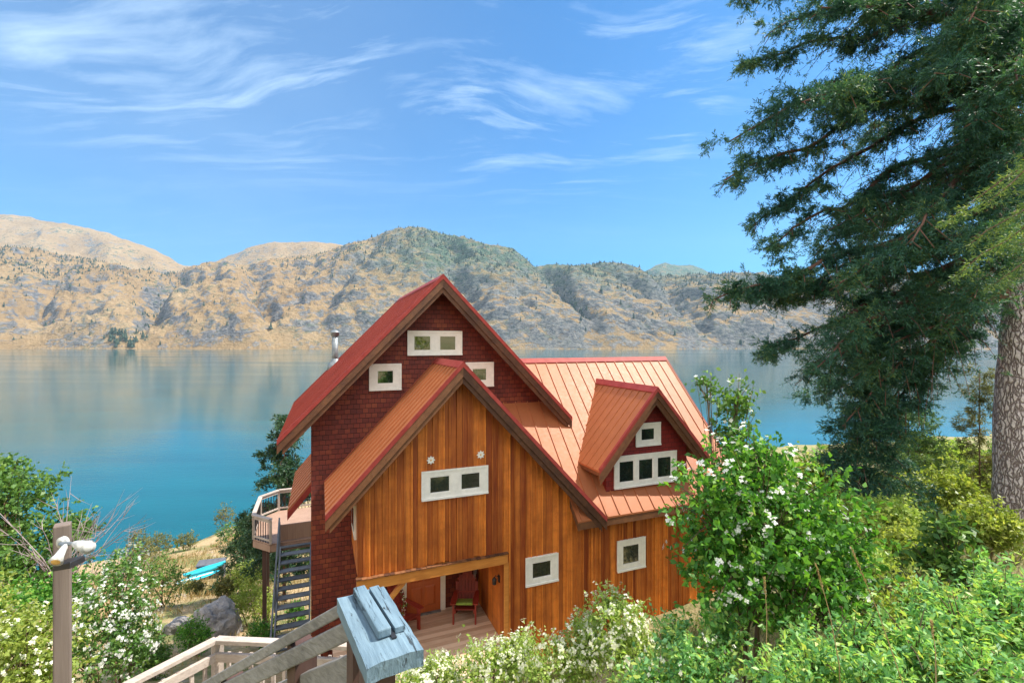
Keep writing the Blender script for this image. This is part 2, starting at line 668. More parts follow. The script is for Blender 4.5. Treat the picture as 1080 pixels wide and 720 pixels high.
def grid_mesh(name, X, Y, Z, m, smooth=True):
    ny, nx = X.shape
    me = bpy.data.meshes.new(name)
    co = np.stack([X, Y, Z], -1).reshape(-1, 3)
    idx = np.arange(nx * ny).reshape(ny, nx)
    f = np.stack([idx[:-1, :-1], idx[:-1, 1:], idx[1:, 1:], idx[1:, :-1]], -1).reshape(-1, 4)
    me.vertices.add(len(co))
    me.vertices.foreach_set('co', co.astype(np.float32).reshape(-1))
    me.loops.add(f.size)
    me.loops.foreach_set('vertex_index', f.astype(np.int32).reshape(-1))
    me.polygons.add(len(f))
    me.polygons.foreach_set('loop_start', np.arange(0, f.size, 4, dtype=np.int32))
    me.polygons.foreach_set('use_smooth', np.full(len(f), smooth))
    me.update(calc_edges=True)
    return link_obj(name, me, m)


def ground_fn(t, p):
    c = coords(t)
    n1 = t.noise(c, .16, 5, .6)
    n2 = t.noise(c, 1.3, 5, .65)
    n3 = t.noise(c, 9, 4, .7)
    dry = t.ramp(n3, [(.25, (.26, .17, .085)), (.55, (.42, .30, .16)), (.8, (.54, .42, .25))])
    grn = t.ramp(n3, [(.25, (.07, .10, .025)), (.75, (.19, .22, .06))])
    f = t.ramp(t.math('ADD', t.math('MULTIPLY', n1, .65), t.math('MULTIPLY', n2, .35)), [(.50, 0.), (.60, 1.)])
    f = t.math('MAXIMUM', f, t.math('MULTIPLY', attr(t, 'cover'), t.ramp(n2, [(.3, .2), (.6, .8)])), clamp=True)
    col = t.mix(f, dry, grn)
    rock = t.ramp(t.noise(c, .55, 6, .7), [(.60, 0.), (.66, 1.)])
    col = t.mix(t.math('MULTIPLY', rock, .7), col, t.ramp(n3, [(.3, (.16, .14, .13)), (.7, (.33, .30, .28))]))
    t.link(col, p.inputs['Base Color'])
    p.inputs['Roughness'].default_value = .95
    h = t.math('ADD', n3, t.math('MULTIPLY', n2, 1.5))
    t.link(t.bump(h, .7, .12), p.inputs['Normal'])


M_GROUND = mat('dry_grass_slope', ground_fn)


def build_ground():
    s = np.linspace(-1, 1, 300)
    x = np.sinh(s * 4.2) / np.sinh(4.2) * 330
    yy = np.linspace(0, 1, 300)
    y = -60 + 0 * yy
    y = np.where(yy < .12, -60 + 60 * yy / .12, (np.sinh((yy - .12) / .88 * 3.2) / np.sinh(3.2)) * 300)
    X, Y = np.meshgrid(x, y)
    Z = np.maximum(ground(X, Y), -48)
    o = grid_mesh('ground', X, Y, Z, M_GROUND)
    cover = np.maximum(np.clip((X + 5.5) / 3., 0, 1) * np.clip((22 - Y) / 8., 0, 1), np.clip((X - 6) / 8., 0, 1))      # greener plant cover round the house and stair
    at_ = o.data.attributes.new('cover', 'FLOAT', 'POINT')
    at_.data.foreach_set('value', cover.astype(np.float32).reshape(-1))
    struct(o)


build_ground()


# ------------------------------------------------------------------ lake
def water_fn(t, p):
    c = coords(t)
    n1 = t.noise(t.mapping(c, scale=(.55, 1.2, 1), rot=(0, 0, .3)), .9, 5, .6)
    n2 = t.noise(t.mapping(c, scale=(.02, .10, 1)), 1., 4, .55)
    n3 = t.noise(t.mapping(c, scale=(.0016, .011, 1)), 1., 4, .6)
    deep = t.ramp(n2, [(.3, (.0, .066, .088)), (.7, (.001, .095, .118))])
    t.link(deep, p.inputs['Base Color'])
    p.inputs['IOR'].default_value = 1.333
    t.link(t.ramp(n3, [(.42, .03), (.62, .12)]), p.inputs['Roughness'])
    b = t.bump(n1, .30, .09)
    b2 = t.bump(n2, .10, .5, b)
    t.link(b2, p.inputs['Normal'])


M_WATER = mat('lake_water', water_fn)


def build_lake():
    xs = np.concatenate([-np.geomspace(9000, 300, 14), np.linspace(-250, 250, 9), np.geomspace(300, 9000, 14)])
    ys = np.array([5, 60, 120, 250, 500, 1000, 1500, 2000, 2600])
    X, Y = np.meshgrid(xs, ys.astype(float))
    struct(grid_mesh('lake', X, Y, np.full_like(X, LAKE_Z), M_WATER))


build_lake()


# ------------------------------------------------------------------ hills across the lake
SHORE = 1750.
_RX = [-400, -150, 0, 60, 110, 150, 172, 195, 240, 300, 335, 370, 400, 433, 470, 510, 540, 560, 600, 640, 680, 720, 760, 800, 840, 1000, 1150, 1400]
_RY = [235, 255, 262, 264, 279, 288, 290, 281, 279, 275, 271, 258, 246, 239, 245, 256, 262, 275, 282, 280, 288, 291, 288, 291, 296, 292, 296, 280]


def hills_z(px, d):
    """height of the near range over photo column px and depth d"""
    dc = 2750 + 250 * np.sin(px / 170.)
    sky = np.interp(px, _RX, _RY)
    zc = (360 - sky) / 500 * dc
    sh = SHORE + 40 * np.sin(px / 60.) + 25 * np.sin(px / 23.)
    q = (d - sh) / (dc - sh)
    x = (px - 540) / 500 * d
    up = np.clip(q, 0, 1)
    prof = np.where(q < 1, .22 * np.clip(up / .1, 0, 1) * .35 + .925 * up ** 1.05, 1 - (q - 1) * 1.2)
    prof = np.where(q < 0, q * .6, prof)
    z = LAKE_Z + (zc - LAKE_Z) * prof
    env = np.clip(up * 6, 0, 1) * np.clip((1.02 - up) * 5, .12, 1)
    rd = 1 - np.abs(2 * fbm(x / 430. + d / 900., d / 420., 5, 9) - 1)
    z += env * (rd - .62) * 165
    rd2 = 1 - np.abs(2 * fbm(x / 95. + d / 160., d / 120., 4, 2) - 1)
    z += env * (rd2 - .6) * 50
    rd3 = fbm(x / 26. + d / 60., d / 30., 3, 4)
    z += np.clip(up * 10, 0, 1) * (rd3 - .5) * 26
    # gullies
    for (p0, q0, p1, q1, wd, dp) in ((566, .98, 622, .05, 11, 95), (190, .95, 150, .08, 13, 110), (395, .8, 330, .05, 12, 70), (690, .9, 740, .1, 13, 70), (470, .85, 500, .1, 12, 60), (60, .7, 40, .05, 14, 60), (260, .8, 285, .1, 12, 60)):
        tt = np.clip((q - q0) / (q1 - q0), 0, 1)
        gx = p0 + (p1 - p0) * tt + 5 * np.sin(tt * 9)
        z -= dp * np.exp(-((px - gx) / wd) ** 2) * np.clip(up * 4, 0, 1) * np.clip((1.0 - up) * 8, .25, 1)
    return np.where(q < 0, np.minimum(z, LAKE_Z - .5 + q * 20), z)


def hill_fn(t, p, blue=0.):
    c = coords(t)
    geo = t.node('ShaderNodeNewGeometry')
    sp = t.node('ShaderNodeSeparateXYZ')
    t.link(geo.outputs['Normal'], sp.inputs[0])
    st = t.mapping(c, scale=(1, .55, 1.7), rot=(0, R(22), 0))
    n0 = t.noise(c, .0035, 4, .5)
    n1 = t.noise(st, .012, 7, .62)
    n2 = t.noise(st, .055, 6, .7)
    n3 = t.noise(c, .10, 4, .7)
    grass = t.ramp(t.math('ADD', t.math('MULTIPLY', n0, .6), t.math('MULTIPLY', n3, .4)), [(.3, (.25, .165, .08)), (.5, (.37, .25, .125)), (.7, (.46, .335, .20))])
    rock = t.ramp(n2, [(.3, (.035, .045, .07)), (.46, (.14, .145, .16)), (.72, (.36, .33, .30))])
    rf = t.math('ADD', t.math('MULTIPLY', n1, .55), t.math('MULTIPLY', n2, .45))
    rf = t.math('ADD', rf, t.math('MULTIPLY', t.math('SUBTRACT', .80, sp.outputs[2]), .35))
    side = t.node('ShaderNodeSeparateXYZ')
    t.link(c, side.inputs[0])
    east = t.node('ShaderNodeMapRange')
    t.link(side.outputs[0], east.inputs[0])
    east.inputs[1].default_value = -1500
    east.inputs[2].default_value = 700
    east.inputs[3].default_value = -.05
    east.inputs[4].default_value = .03
    rf = t.math('ADD', rf, east.outputs[0])
    col = t.mix(t.ramp(rf, [(.485, 0.), (.545, 1.)]), grass, rock)
    scrub = t.ramp(t.math('ADD', t.math('MULTIPLY', t.noise(st, .03, 6, .75), .7), t.math('MULTIPLY', n0, .3)), [(.55, 0.), (.60, 1.)])
    zup = t.node('ShaderNodeMapRange')
    t.link(side.outputs[2], zup.inputs[0])
    zup.inputs[1].default_value = 40
    zup.inputs[2].default_value = 480
    zup.inputs[3].default_value = .45
    zup.inputs[4].default_value = 1.
    green = t.ramp(n2, [(.3, (.035, .07, .05)), (.7, (.13, .175, .105))])
    col = t.mix(t.math('MULTIPLY', scrub, zup.outputs[0]), col, green)
    # a greener cover over the middle peak and the slopes east of it
    mid = t.node('ShaderNodeMapRange', interpolation_type='SMOOTHSTEP')
    t.link(side.outputs[0], mid.inputs[0])
    mid.inputs[1].default_value = -1100
    mid.inputs[2].default_value = -300
    hi = t.node('ShaderNodeMapRange', interpolation_type='SMOOTHSTEP')
    t.link(side.outputs[2], hi.inputs[0])
    hi.inputs[1].default_value = 150
    hi.inputs[2].default_value = 520
    hi.inputs[3].default_value = .15
    gg = t.math('MULTIPLY', t.math('MULTIPLY', mid.outputs[0], hi.outputs[0]), t.ramp(t.noise(st, .02, 6, .7), [(.34, .25), (.56, 1.)]))
    col = t.mix(gg, col, t.ramp(n2, [(.3, (.03, .08, .06)), (.7, (.15, .21, .14))]))
    t.link(col, p.inputs['Base Color'])
    p.inputs['Roughness'].default_value = 1
    p.inputs['Specular IOR Level'].default_value = .1
    h = t.math('ADD', t.math('MULTIPLY', n1, 2.), n2)
    t.link(t.bump(h, 1., 26.), p.inputs['Normal'])


M_HILL = mat('golden_rocky_hillside', hill_fn)


def build_hills():
    px = np.linspace(-360, 1440, 900)
    d = np.concatenate([np.linspace(SHORE - 110, 3000, 230), np.linspace(3010, 3700, 20)])
    P, D = np.meshgrid(px, d)
    o = grid_mesh('hills', (P - 540) / 500 * D, D, np.maximum(hills_z(P, D), -60), M_HILL)
    struct(o)
    # farther ranges
    bx = [-500, -150, 0, 50, 110, 165, 195, 215, 240, 262, 290, 335, 365, 420, 520, 600, 660, 684, 701, 716, 730, 748, 770, 800, 900, 1100, 1500]
    by = [205, 215, 225, 232, 245, 265, 282, 283, 270, 261, 254, 256, 259, 266, 288, 302, 297, 284, 277, 280, 279, 288, 300, 305, 296, 300, 280]
    px = np.linspace(-460, 1500, 600)
    d = np.linspace(3600, 6800, 110)
    P, D = np.meshgrid(px, d)
    sky = np.interp(P, bx, by)
    dc = 5200.
    q = np.clip((D - 3600) / (dc - 3600), 0, 3)
    zc = (360 - sky) / 500 * dc
    prof = np.where(q < 1, q ** .9, 1 - (q - 1) * .9)
    x = (P - 540) / 500 * D
    env = np.clip((1.03 - q) * 4, .08, 1) * np.clip(q * 4, 0, 1)
    Z = zc * prof + env * ((1 - np.abs(2 * fbm(x / 600. + D / 1500, D / 700., 5, 21) - 1)) - .6) * 260
    Z += (fbm(x / 70., D / 90., 4, 8) - .5) * 35
    struct(grid_mesh('mountains', x, D, np.maximum(Z, -55), M_HILL))


build_hills()


def hill_tree_mesh(k, rough=9):
    rg = np.random.default_rng(k)
    mb = MB()
    h = 1.
    tiers = 5
    mb.rv = float(rg.random())
    for i in range(tiers):
        z0 = .08 + .9 * i / tiers
        z1 = min(1., z0 + .34)
        r = (.25 * (1 - i / (tiers + .3)) + .02) * rg.uniform(.75, 1.2)
        n = rough
        ring = [(r * rg.uniform(.55, 1.2) * math.cos(a), r * rg.uniform(.55, 1.2) * math.sin(a), z0 + rg.uniform(-.04, .04)) for a in np.linspace(0, 2 * math.pi, n, endpoint=False)]
        mb.add(ring + [(rg.uniform(-.02, .02), rg.uniform(-.02, .02), z1)], [(j, (j + 1) % n, n) for j in range(n)] + [tuple(range(n))[::-1]])
    mb.tube([(0, 0, -.12), (0, 0, .3)], [.025, .02], 5)
    return mb


M_FARTREE = leaf_mat('far_conifer', [(0, (.022, .045, .032)), (1, (.05, .075, .045))], 0.05, .8, (1, 1, 1))


def hill_trees():
    rg = np.random.default_rng(5)
    protos = [hill_tree_mesh(i) for i in range(5)]
    spots = []
    n = 0
    while len(spots) < 5200 and n < 120000:
        n += 1
        px = rg.uniform(-40, 1120)
        q = rg.random() ** 1.1
        dc = 2750 + 250 * math.sin(px / 170.)
        d = SHORE + 45 + q * (dc - SHORE - 30)
        x = (px - 540) / 500 * d
        f = float(fbm(np.array([x / 260. + 3]), np.array([d / 200.]), 3, 31)[0])
        dens = .022 + 1.5 * max(0, q - .36) * (f > .50) + .5 * max(0, q - .8)
        if px < 110 and .55 < q < .95:
            dens += .5
        if abs(px - 131) < 14 and q < .035:
            dens = 1.
        if 350 < px < 560 and q > .55:
            dens += .3
        gx = 566 + (622 - 566) * (q - .98) / (.05 - .98)
        if abs(px - gx) < 8 and q > .15:
            dens += .8
        gx = 190 + (150 - 190) * (q - .95) / (.08 - .95)
        if abs(px - gx) < 7:
            dens += .3
        if rg.random() > dens:
            continue
        h = rg.uniform(6, 11) * (1 + 1.1 * rg.random() ** 3) * (1.25 if q < .4 else 1)
        spots.append((px, d, x, h))
    for j in range(26):       # the grove on the little point at the far shore
        px = rg.normal(130, 8)
        d = SHORE + rg.uniform(20, 75)
        spots.append((px, d, (px - 540) / 500 * d, rg.uniform(14, 30)))
    A = np.array(spots)
    A = np.c_[A, hills_z(A[:, 0], A[:, 1])]
    inside = (A[:, 0] > 4) & (A[:, 0] < 800)
    size = np.where(inside, A[:, 3] / A[:, 1], 0)
    order = np.argsort(-size)
    meshes = []
    for i, mb in enumerate(protos):
        me = bpy.data.meshes.new('hillside_conifer')
        me.from_pydata(mb.v, [], mb.f)
        at_ = me.attributes.new('rnd', 'FLOAT', 'POINT')
        at_.data.foreach_set('value', mb.r)
        me.materials.append(M_FARTREE)
        meshes.append(me)
    proto = None
    for k in order[:296]:
        px, d, x, h, z = A[k]
        if proto is None:
            proto = bpy.data.objects.new('hillside_conifer', meshes[0])
            tag(proto, 'small dark conifer standing on the golden hillside across the lake', 'tree', 'scattered conifers on the far hillside')
            o = proto
        else:
            o = proto.copy()
            o.data = meshes[int(k) % 5]
        COL.objects.link(o)
        o.location = (x, d, z)
        wdt = h * rg.uniform(.85, 1.5)
        o.scale = (wdt, wdt, h)
        o.rotation_euler = (0, 0, rg.uniform(0, 6.28))
    mb = MB()
    for k in order[296:]:
        px, d, x, h, z = A[k]
        pr = protos[int(k) % 5]
        wdt = h * rg.uniform(.85, 1.4)
        a = rg.uniform(0, 6.28)
        ca, sa = math.cos(a), math.sin(a)
        mb.rv = float(rg.random())
        mb.add([(x + wdt * (vx * ca - vy * sa), d + wdt * (vx * sa + vy * ca), z + h * vz) for vx, vy, vz in pr.v], pr.f)
    o = mb.build('far_woodland', M_FARTREE)
    struct(o, 'stuff')
    tag(o, 'thin dark conifer woodland scattered over the hills across the lake', 'woodland')


hill_trees()

# ------------------------------------------------------------------ the house (local frame: x along the front, y into the depth)
HZ = -7.9
HOUSE_YAW = math.atan2(.374, .9274)
HX, HY = -.19, 11.6
UV = (Vector((.9274, .374, 0)), Vector((-.374, .9274, 0)))


def house_pt(u, v, z):
    return Vector((HX, HY, 0)) + UV[0] * u + UV[1] * v + Vector((0, 0, z))


house = thing('wooden_house', 'tall red-roofed timber house with steep gables and orange cedar siding beside the lake', 'house', (HX, HY, HZ), HOUSE_YAW)
house['_off'] = (0, 0, -HZ)
PW = .055


def gable_roof(name, ridge, z_r, pitch, a_l, a_r, v0, v1, along='v', rib=.42, clip=None, deck=True, rib_h=.035, sides=(-1, 1), v0_r=None, rm=None):
    """metal gable roof: ridge = lateral position of the ridge; a_l / a_r = half widths"""
    def P(a, v, z):
        return (a, v, z) if along == 'v' else (v, a, z)
    m = MB()
    d = MB()
    trim = MB()
    th = .045
    for s in sides:
        amax = a_l if s < 0 else a_r
        if not amax:
            continue
        q = clip[s] if clip else [(0, v0), (amax, v0), (amax, v1), (0, v1)]
        top = [P(ridge + s * a, v, z_r - pitch * a) for a, v in q]
        m.prism(top, (0, 0, 0), (0, 0, -th))
        if deck:
            q2 = [(max(a, .0), min(max(v, v0 + .03), v1 - .03)) for a, v in q]
            d.prism([P(ridge + s * a * .995, v, z_r - pitch * a * .995 - th - .004) for a, v in q2], (0, 0, 0), (0, 0, -.10))
        n = int((v1 - v0) / rib)
        for i in range(n + 1):
            v = v0 + .03 + (v1 - v0 - .06) * i / n
            lo, hi = 0., amax
            if clip:
                # interval of a inside the clip polygon at this v
                xs = []
                k = len(q)
                for j in range(k):
                    (a0, w0), (a1, w1) = q[j], q[(j + 1) % k]
                    if (w0 - v) * (w1 - v) < 0:
                        xs.append(a0 + (a1 - a0) * (v - w0) / (w1 - w0))
                if len(xs) < 2:
                    continue
                lo, hi = min(xs), max(xs)
            w = .013
            lo += .02
            pts = [P(ridge + s * lo, v - w, z_r - pitch * lo + .002), P(ridge + s * hi, v - w, z_r - pitch * hi + .002),
                   P(ridge + s * hi, v + w, z_r - pitch * hi + .002), P(ridge + s * lo, v + w, z_r - pitch * lo + .002)]
            m.prism(pts, (0, 0, 0), (0, 0, rib_h))
        # rake trim on the front edge and back edge
        for vv, dv in ((v0, -.018), (v1, .018)):
            if clip and vv == v1:
                continue
            aa = amax
            if clip:
                aa = max([a for a, v in q if abs(v - v0) < 1e-6] + [0])
            pts = [P(ridge, vv, z_r + .035), P(ridge + s * aa, vv, z_r - pitch * aa + .035),
                   P(ridge + s * aa, vv, z_r - pitch * aa - .075), P(ridge, vv, z_r - .075)]
            dd = P(0, dv, 0)
            trim.prism(pts, (0, 0, 0), dd)
            wide = P(0, -dv * 4, 0)
            pts2 = [P(ridge, vv + dv, z_r + .036), P(ridge + s * aa, vv + dv, z_r - pitch * aa + .036),
                    P(ridge + s * aa, vv + dv, z_r - pitch * aa + .048), P(ridge, vv + dv, z_r + .048)]
            trim.prism(pts2, (0, 0, 0), wide)
    # ridge cap
    cw = .13
    e = v1 if not clip else max(v for s in sides for a, v in clip[s] if a < .01)
    vmin = v0 if v0_r is None else v0_r
    for s in sides:
        pts = [P(ridge, vmin - .02, z_r + .055), P(ridge + s * cw, vmin - .02, z_r - pitch * cw + .055), P(ridge + s * cw, vmin - .02, z_r - pitch * cw + .03), P(ridge, vmin - .02, z_r + .03)]
        trim.prism(pts, (0, 0, 0), P(0, e - vmin + .02, 0))
    ro = m.build('roof', rm or M_ROOF, house)
    trim.build('ridge_and_rake_trim', M_ROOFTRIM, ro, (0, 0, 0))
    if deck:
        d.build('soffit', M_TRIM, ro, (0, 0, 0))
    return ro


def barge(ridge, z_r, pitch, aL, aR, v, depth=.21, thick=.045, drop=.08, parent=None):
    m = MB()
    for s, a in ((-1, aL), (1, aR)):
        if a:
            m.rv = random.random()
            x1 = ridge + s * a
            m.prism([(ridge, v, z_r - drop), (x1, v, z_r - pitch * a - drop), (x1, v, z_r - pitch * a - drop - depth), (ridge, v, z_r - drop - depth * 1.02)], (0, 0, 0), (0, thick, 0))
            # second, inner trim board set back below the first
            a2 = a * .97
            m.prism([(ridge, v + thick + .003, z_r - drop - .12), (ridge + s * a2, v + thick + .003, z_r - pitch * a2 - drop - .12),
                     (ridge + s * a2, v + thick + .003, z_r - pitch * a2 - drop - .36), (ridge, v + thick + .003, z_r - drop - .36)], (0, 0, 0), (0, .04, 0))
    m.build('barge_board', M_TRIM, parent or house)


AX = -1.18
# front gable (porch volume)
FG_Z, FG_P = -.50, 1.06
# tall gable
TG_Z, TG_P = 1.72, 1.03
TW = 2.1          # plane of the tall gable wall
# wing
WR_V, WR_Z, WR_P = 3.25, -.60, 1.054
# dormer
DR_U, DR_Z, DR_P = 4.28, -1.27, 1.12


def wing_z(v):
    return WR_Z - (WR_V - v) * WR_P


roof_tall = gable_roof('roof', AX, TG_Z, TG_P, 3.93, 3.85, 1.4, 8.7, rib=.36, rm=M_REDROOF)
barge(AX, TG_Z, TG_P, 3.93, 3.85, 1.40)
roof_front = gable_roof('roof', AX, FG_Z, FG_P, 2.90, 3.80, -.5, TW - .003, rib=.31, rib_h=.05)
barge(AX, FG_Z, FG_P, 2.90, 3.80, -.5)
wing_eave_a = WR_V + .45
roof_wing = gable_roof('roof', WR_V, WR_Z, WR_P, wing_eave_a, wing_eave_a, 0.0, 7.6, along='u', rib=.37,
                       clip={-1: [(0, 0.0), (WR_V - .02, 0.0), (WR_V - .02, 1.81), (wing_eave_a, 1.81), (wing_eave_a, 7.6), (0, 7.6)],
                             1: [(0, 0.0), (wing_eave_a, 0.0), (wing_eave_a, 7.6), (0, 7.6)]}, v0_r=.6)


def wing_rake():
    m, b = MB(), MB()
    for s in (-1, 1):
        a = wing_eave_a
        y1 = WR_V + s * a
        m.prism([(7.6, WR_V, WR_Z + .045), (7.6, y1, WR_Z - WR_P * a + .045), (7.6, y1, WR_Z - WR_P * a - .09), (7.6, WR_V, WR_Z - .09)], (0, 0, 0), (.02, 0, 0))
        b.prism([(7.55, WR_V, WR_Z - .1), (7.55, y1, WR_Z - WR_P * a - .1), (7.55, y1, WR_Z - WR_P * a - .3), (7.55, WR_V, WR_Z - .3)], (0, 0, 0), (.045, 0, 0))
    ze = WR_Z - WR_P * wing_eave_a
    # eave fascia along the front of the wing
    b.box(1.83, 7.55, -.44, -.40, ze - .23, ze - .062)
    b.prism([(1.815, -.44, ze - .06), (1.815, 0.0, ze + .40), (1.815, 0.0, ze + .22), (1.815, -.44, ze - .24)], (0, 0, 0), (.04, 0, 0))
    m.build('rake_trim', M_ROOFTRIM, roof_wing, (0, 0, 0))
    b.build('eave_fascia', M_TRIM, roof_wing, (0, 0, 0))


wing_rake()
da = 1.83


def dclip():
    v_ridge = WR_V - (WR_Z - DR_Z) / WR_P + .06
    ze = DR_Z - DR_P * da
    v_e = WR_V - (WR_Z - ze) / WR_P + .06
    return [(0, -.42), (da, -.42), (da, v_e), (0, v_ridge)]


roof_dormer = gable_roof('roof', DR_U, DR_Z, DR_P, da, da, -.42, 2.7, rib=.30, clip={-1: dclip(), 1: dclip()})
barge(DR_U, DR_Z, DR_P, da, da, -.42, depth=.17)

# tall volume
z0 = -12.5
def gable_solid(name, ridge, hl, hr, z_r, pitch, v0, v1, m, parent=house):
    mb = MB()
    gap = .16
    mb.prism([(ridge - hl, v0, z0), (ridge + hr, v0, z0), (ridge + hr, v0, z_r - gap - pitch * hr), (ridge, v0, z_r - gap), (ridge - hl, v0, z_r - gap - pitch * hl)], (0, 0, 0), (0, v1 - v0, 0))
    return mb.build(name, m, parent)


wall_tall = gable_solid('shingle_wall', AX, 3.21, 3.21, TG_Z, TG_P, TW, 8.2, M_SHINGLE)
# the wing body
mb = MB()
mb.prism([(.10, .12, z0), (.10, 6.4, z0), (.10, 6.4, wing_z(.12) - .16), (.10, WR_V, WR_Z - .16), (.10, .12, wing_z(.12) - .16)], (0, 0, 0), (7.0, 0, 0))
mb.build('wing_wall', M_SIDING, house)
# dormer body
mb = MB()
dw = 1.36
mb.prism([(DR_U - dw, 0.0, wing_z(0) - .1), (DR_U + dw, 0.0, wing_z(0) - .1), (DR_U + dw, 0.0, DR_Z - .16 - DR_P * dw), (DR_U, 0.0, DR_Z - .16), (DR_U - dw, 0.0, DR_Z - .16 - DR_P * dw)], (0, 0, 0), (0, 2.4, 0))
mb.build('dormer_wall', M_REDSHINGLE, house)


# board-and-batten front: one mesh of individual boards
def siding():
    m = MB()
    u = -3.42
    BZ = -5.14

    def top(x):
        g = FG_Z - FG_P * abs(x - AX) - .17
        w = wing_z(.1) - .17 if x > 1.35 else -99
        return max(g, w)
    while u < 7.10:
        w = random.choice((.135, .15, .165, .19, .115))
        u1 = min(u + w, 7.10)
        if u < 0 < u1:
            u1 = 0.
        if u < AX < u1:
            u1 = AX
        if u1 - u < .02:
            u = u1
            continue
        zb = BZ + random.uniform(-.03, .02) if u < -.001 else -9.5
        m.rv = random.random()
        y = random.uniform(-.006, .012)
        back = .10
        a, b = u + .004, u1 - .004
        ta, tb = top(a), top(b)
        m.hexa([(a, y, zb), (b, y, zb), (b, back, zb), (a, back, zb), (a, y, ta), (b, y, tb), (b, back, tb), (a, back, ta)])
        if random.random() < .8:      # batten over the joint
            m.rv = min(1, m.rv + .1)
            zc = min(ta, tb)
            m.box(u1 - .018, min(u1 + .018, 7.1), -.028 + random.uniform(-.003, .003), -.008, zb, min(top(u1 - .018), top(u1 + .018)) - .01)
        u = u1
    m.build('siding', M_SIDING, house)
    m = MB()
    m.box(-3.42, .05, .045, .095, BZ, -1.6 - 1.3)
    return m


siding()
mb = MB()       # backing behind the siding, so that no light leaks between boards
mb.prism([(-3.40, .102, -5.13), (.10, .102, -5.13), (.10, .102, -2.1), (AX, .102, FG_Z - .2), (-3.40, .102, FG_Z - .2 - FG_P * 2.22)], (0, 0, 0), (0, .03, 0))
mb.build('wall_backing', M_TRIM, house)
# upper left side wall of the front gable, porch side wall, ceiling
mb = MB()
for i in range(13):
    a = .14 + i * (TW - .14) / 13
    mb.rv = random.random()
    mb.box(-3.42, -3.34, a, a + (TW - .14) / 13 - .006, -5.14, FG_Z - FG_P * 2.24 - .17)
mb.build('side_siding', M_SIDING, house)
mb = MB()
for i in range(14):
    a = .02 + i * (TW - .03) / 14
    mb.rv = random.random()
    mb.box(.004, .098, a, a + (TW - .03) / 14 - .006, -7.4, -5.2)
mb.build('porch_side_wall', M_SIDING, house)
mb = MB()
mb.box(-3.33, 0.002, .135, TW - .004, -5.13, -5.06)
mb.build('porch_ceiling', M_TIMBER, house)
mb = MB()
mb.box(-3.44, .06, -.10, .098, -5.40, -5.16)
mb.build('porch_beam', M_TIMBER, house, bevel=.012)
mb = MB()
for u0 in np.arange(-3.46, .06, .118):
    mb.rv = random.random()
    mb.box(u0, u0 + .11, -.13 + random.uniform(-.01, .01), -.03, -5.155, -5.145 + random.uniform(0, .02))
mb.build('beam_flashing', M_TRIM, house)
mb = MB()
mb.box(-3.36, -3.19, -.06, .09, -7.4, -5.40)
mb.build('porch_post', M_TIMBER, house, bevel=.01)
mb = MB()
mb.box(-.02, .10, -.055, .0, -7.9, -5.40)
mb.build('porch_post', M_TIMBER, house, bevel=.008)
mb = MB()
mb.bar((-3.2, .015, -6.25), (-2.42, .015, -5.41), .09, .11, up=(0, 1, 0))
mb.build('porch_brace', M_TIMBER, house)
mb = MB()
v = -1.55
while v < TW - .02:
    mb.rv = random.random()
    mb.box(-3.9, .0, v, v + .132, -7.45, -7.40 + random.uniform(-.003, 0))
    v += .138
mb.build('porch_floor', M_PORCHFLOOR, house)
mb = MB()
mb.box(-3.86, -.04, -1.5, -1.46, -7.75, -7.455)
mb.box(-3.86, -.04, 0.2, .24, -7.75, -7.455)
mb.build('porch_joist', M_TRIM, house)


def window(u0, u1, z0_, z1, v, n=1, sash=.14, mull=.12, rail=.13):
    """white framed window with n square panes"""
    m = MB()
    d = .05
    fr = .10
    m.box(u0, u0 + sash, v - d, v - .002, z0_, z1)
    m.box(u1 - sash, u1, v - d, v - .002, z0_, z1)
    m.box(u0 + sash, u1 - sash, v - d, v - .002, z1 - rail, z1)
    m.box(u0 + sash, u1 - sash, v - d, v - .002, z0_, z0_ + rail)
    W_ = (u1 - u0 - 2 * sash - (n - 1) * mull) / n
    spans = []
    for i in range(n):
        a = u0 + sash + i * (W_ + mull)
        spans.append((a, a + W_))
        if i:
            m.box(a - mull, a, v - d, v - .002, z0_ + rail, z1 - rail)
    # outer moulding
    e = .022
    m.box(u0 - e, u1 + e, v - d - .02, v - d - .003, z1 - .035, z1 + .012)
    m.box(u0 - e, u1 + e, v - d - .035, v - d - .003, z0_ - .012, z0_ + .03)
    m.box(u0 - e, u0 + .035, v - d - .015, v - d - .003, z0_ + .031, z1 - .036)
    m.box(u1 - .035, u1 + e, v - d - .015, v - d - .003, z0_ + .031, z1 - .036)
    o = m.build('window', M_WHITE, house)
    for a, b in spans:
        s = MB()
        t_ = .03
        za, zb = z0_ + rail, z1 - rail
        s.box(a, a + t_, v - .030, v - .012, za, zb)
        s.box(b - t_, b, v - .030, v - .012, za, zb)
        s.box(a + t_, b - t_, v - .040, v - .012, zb - t_, zb)
        s.box(a + t_, b - t_, v - .040, v - .012, za, za + t_)
        s.build('sash', M_WHITE, o, (0, 0, 0))
        g = MB()
        g.box(a + t_, b - t_, v - .022, v - .014, za + t_, zb - t_)
        g.build('pane', M_GLASS, o, (0, 0, 0))
    return o


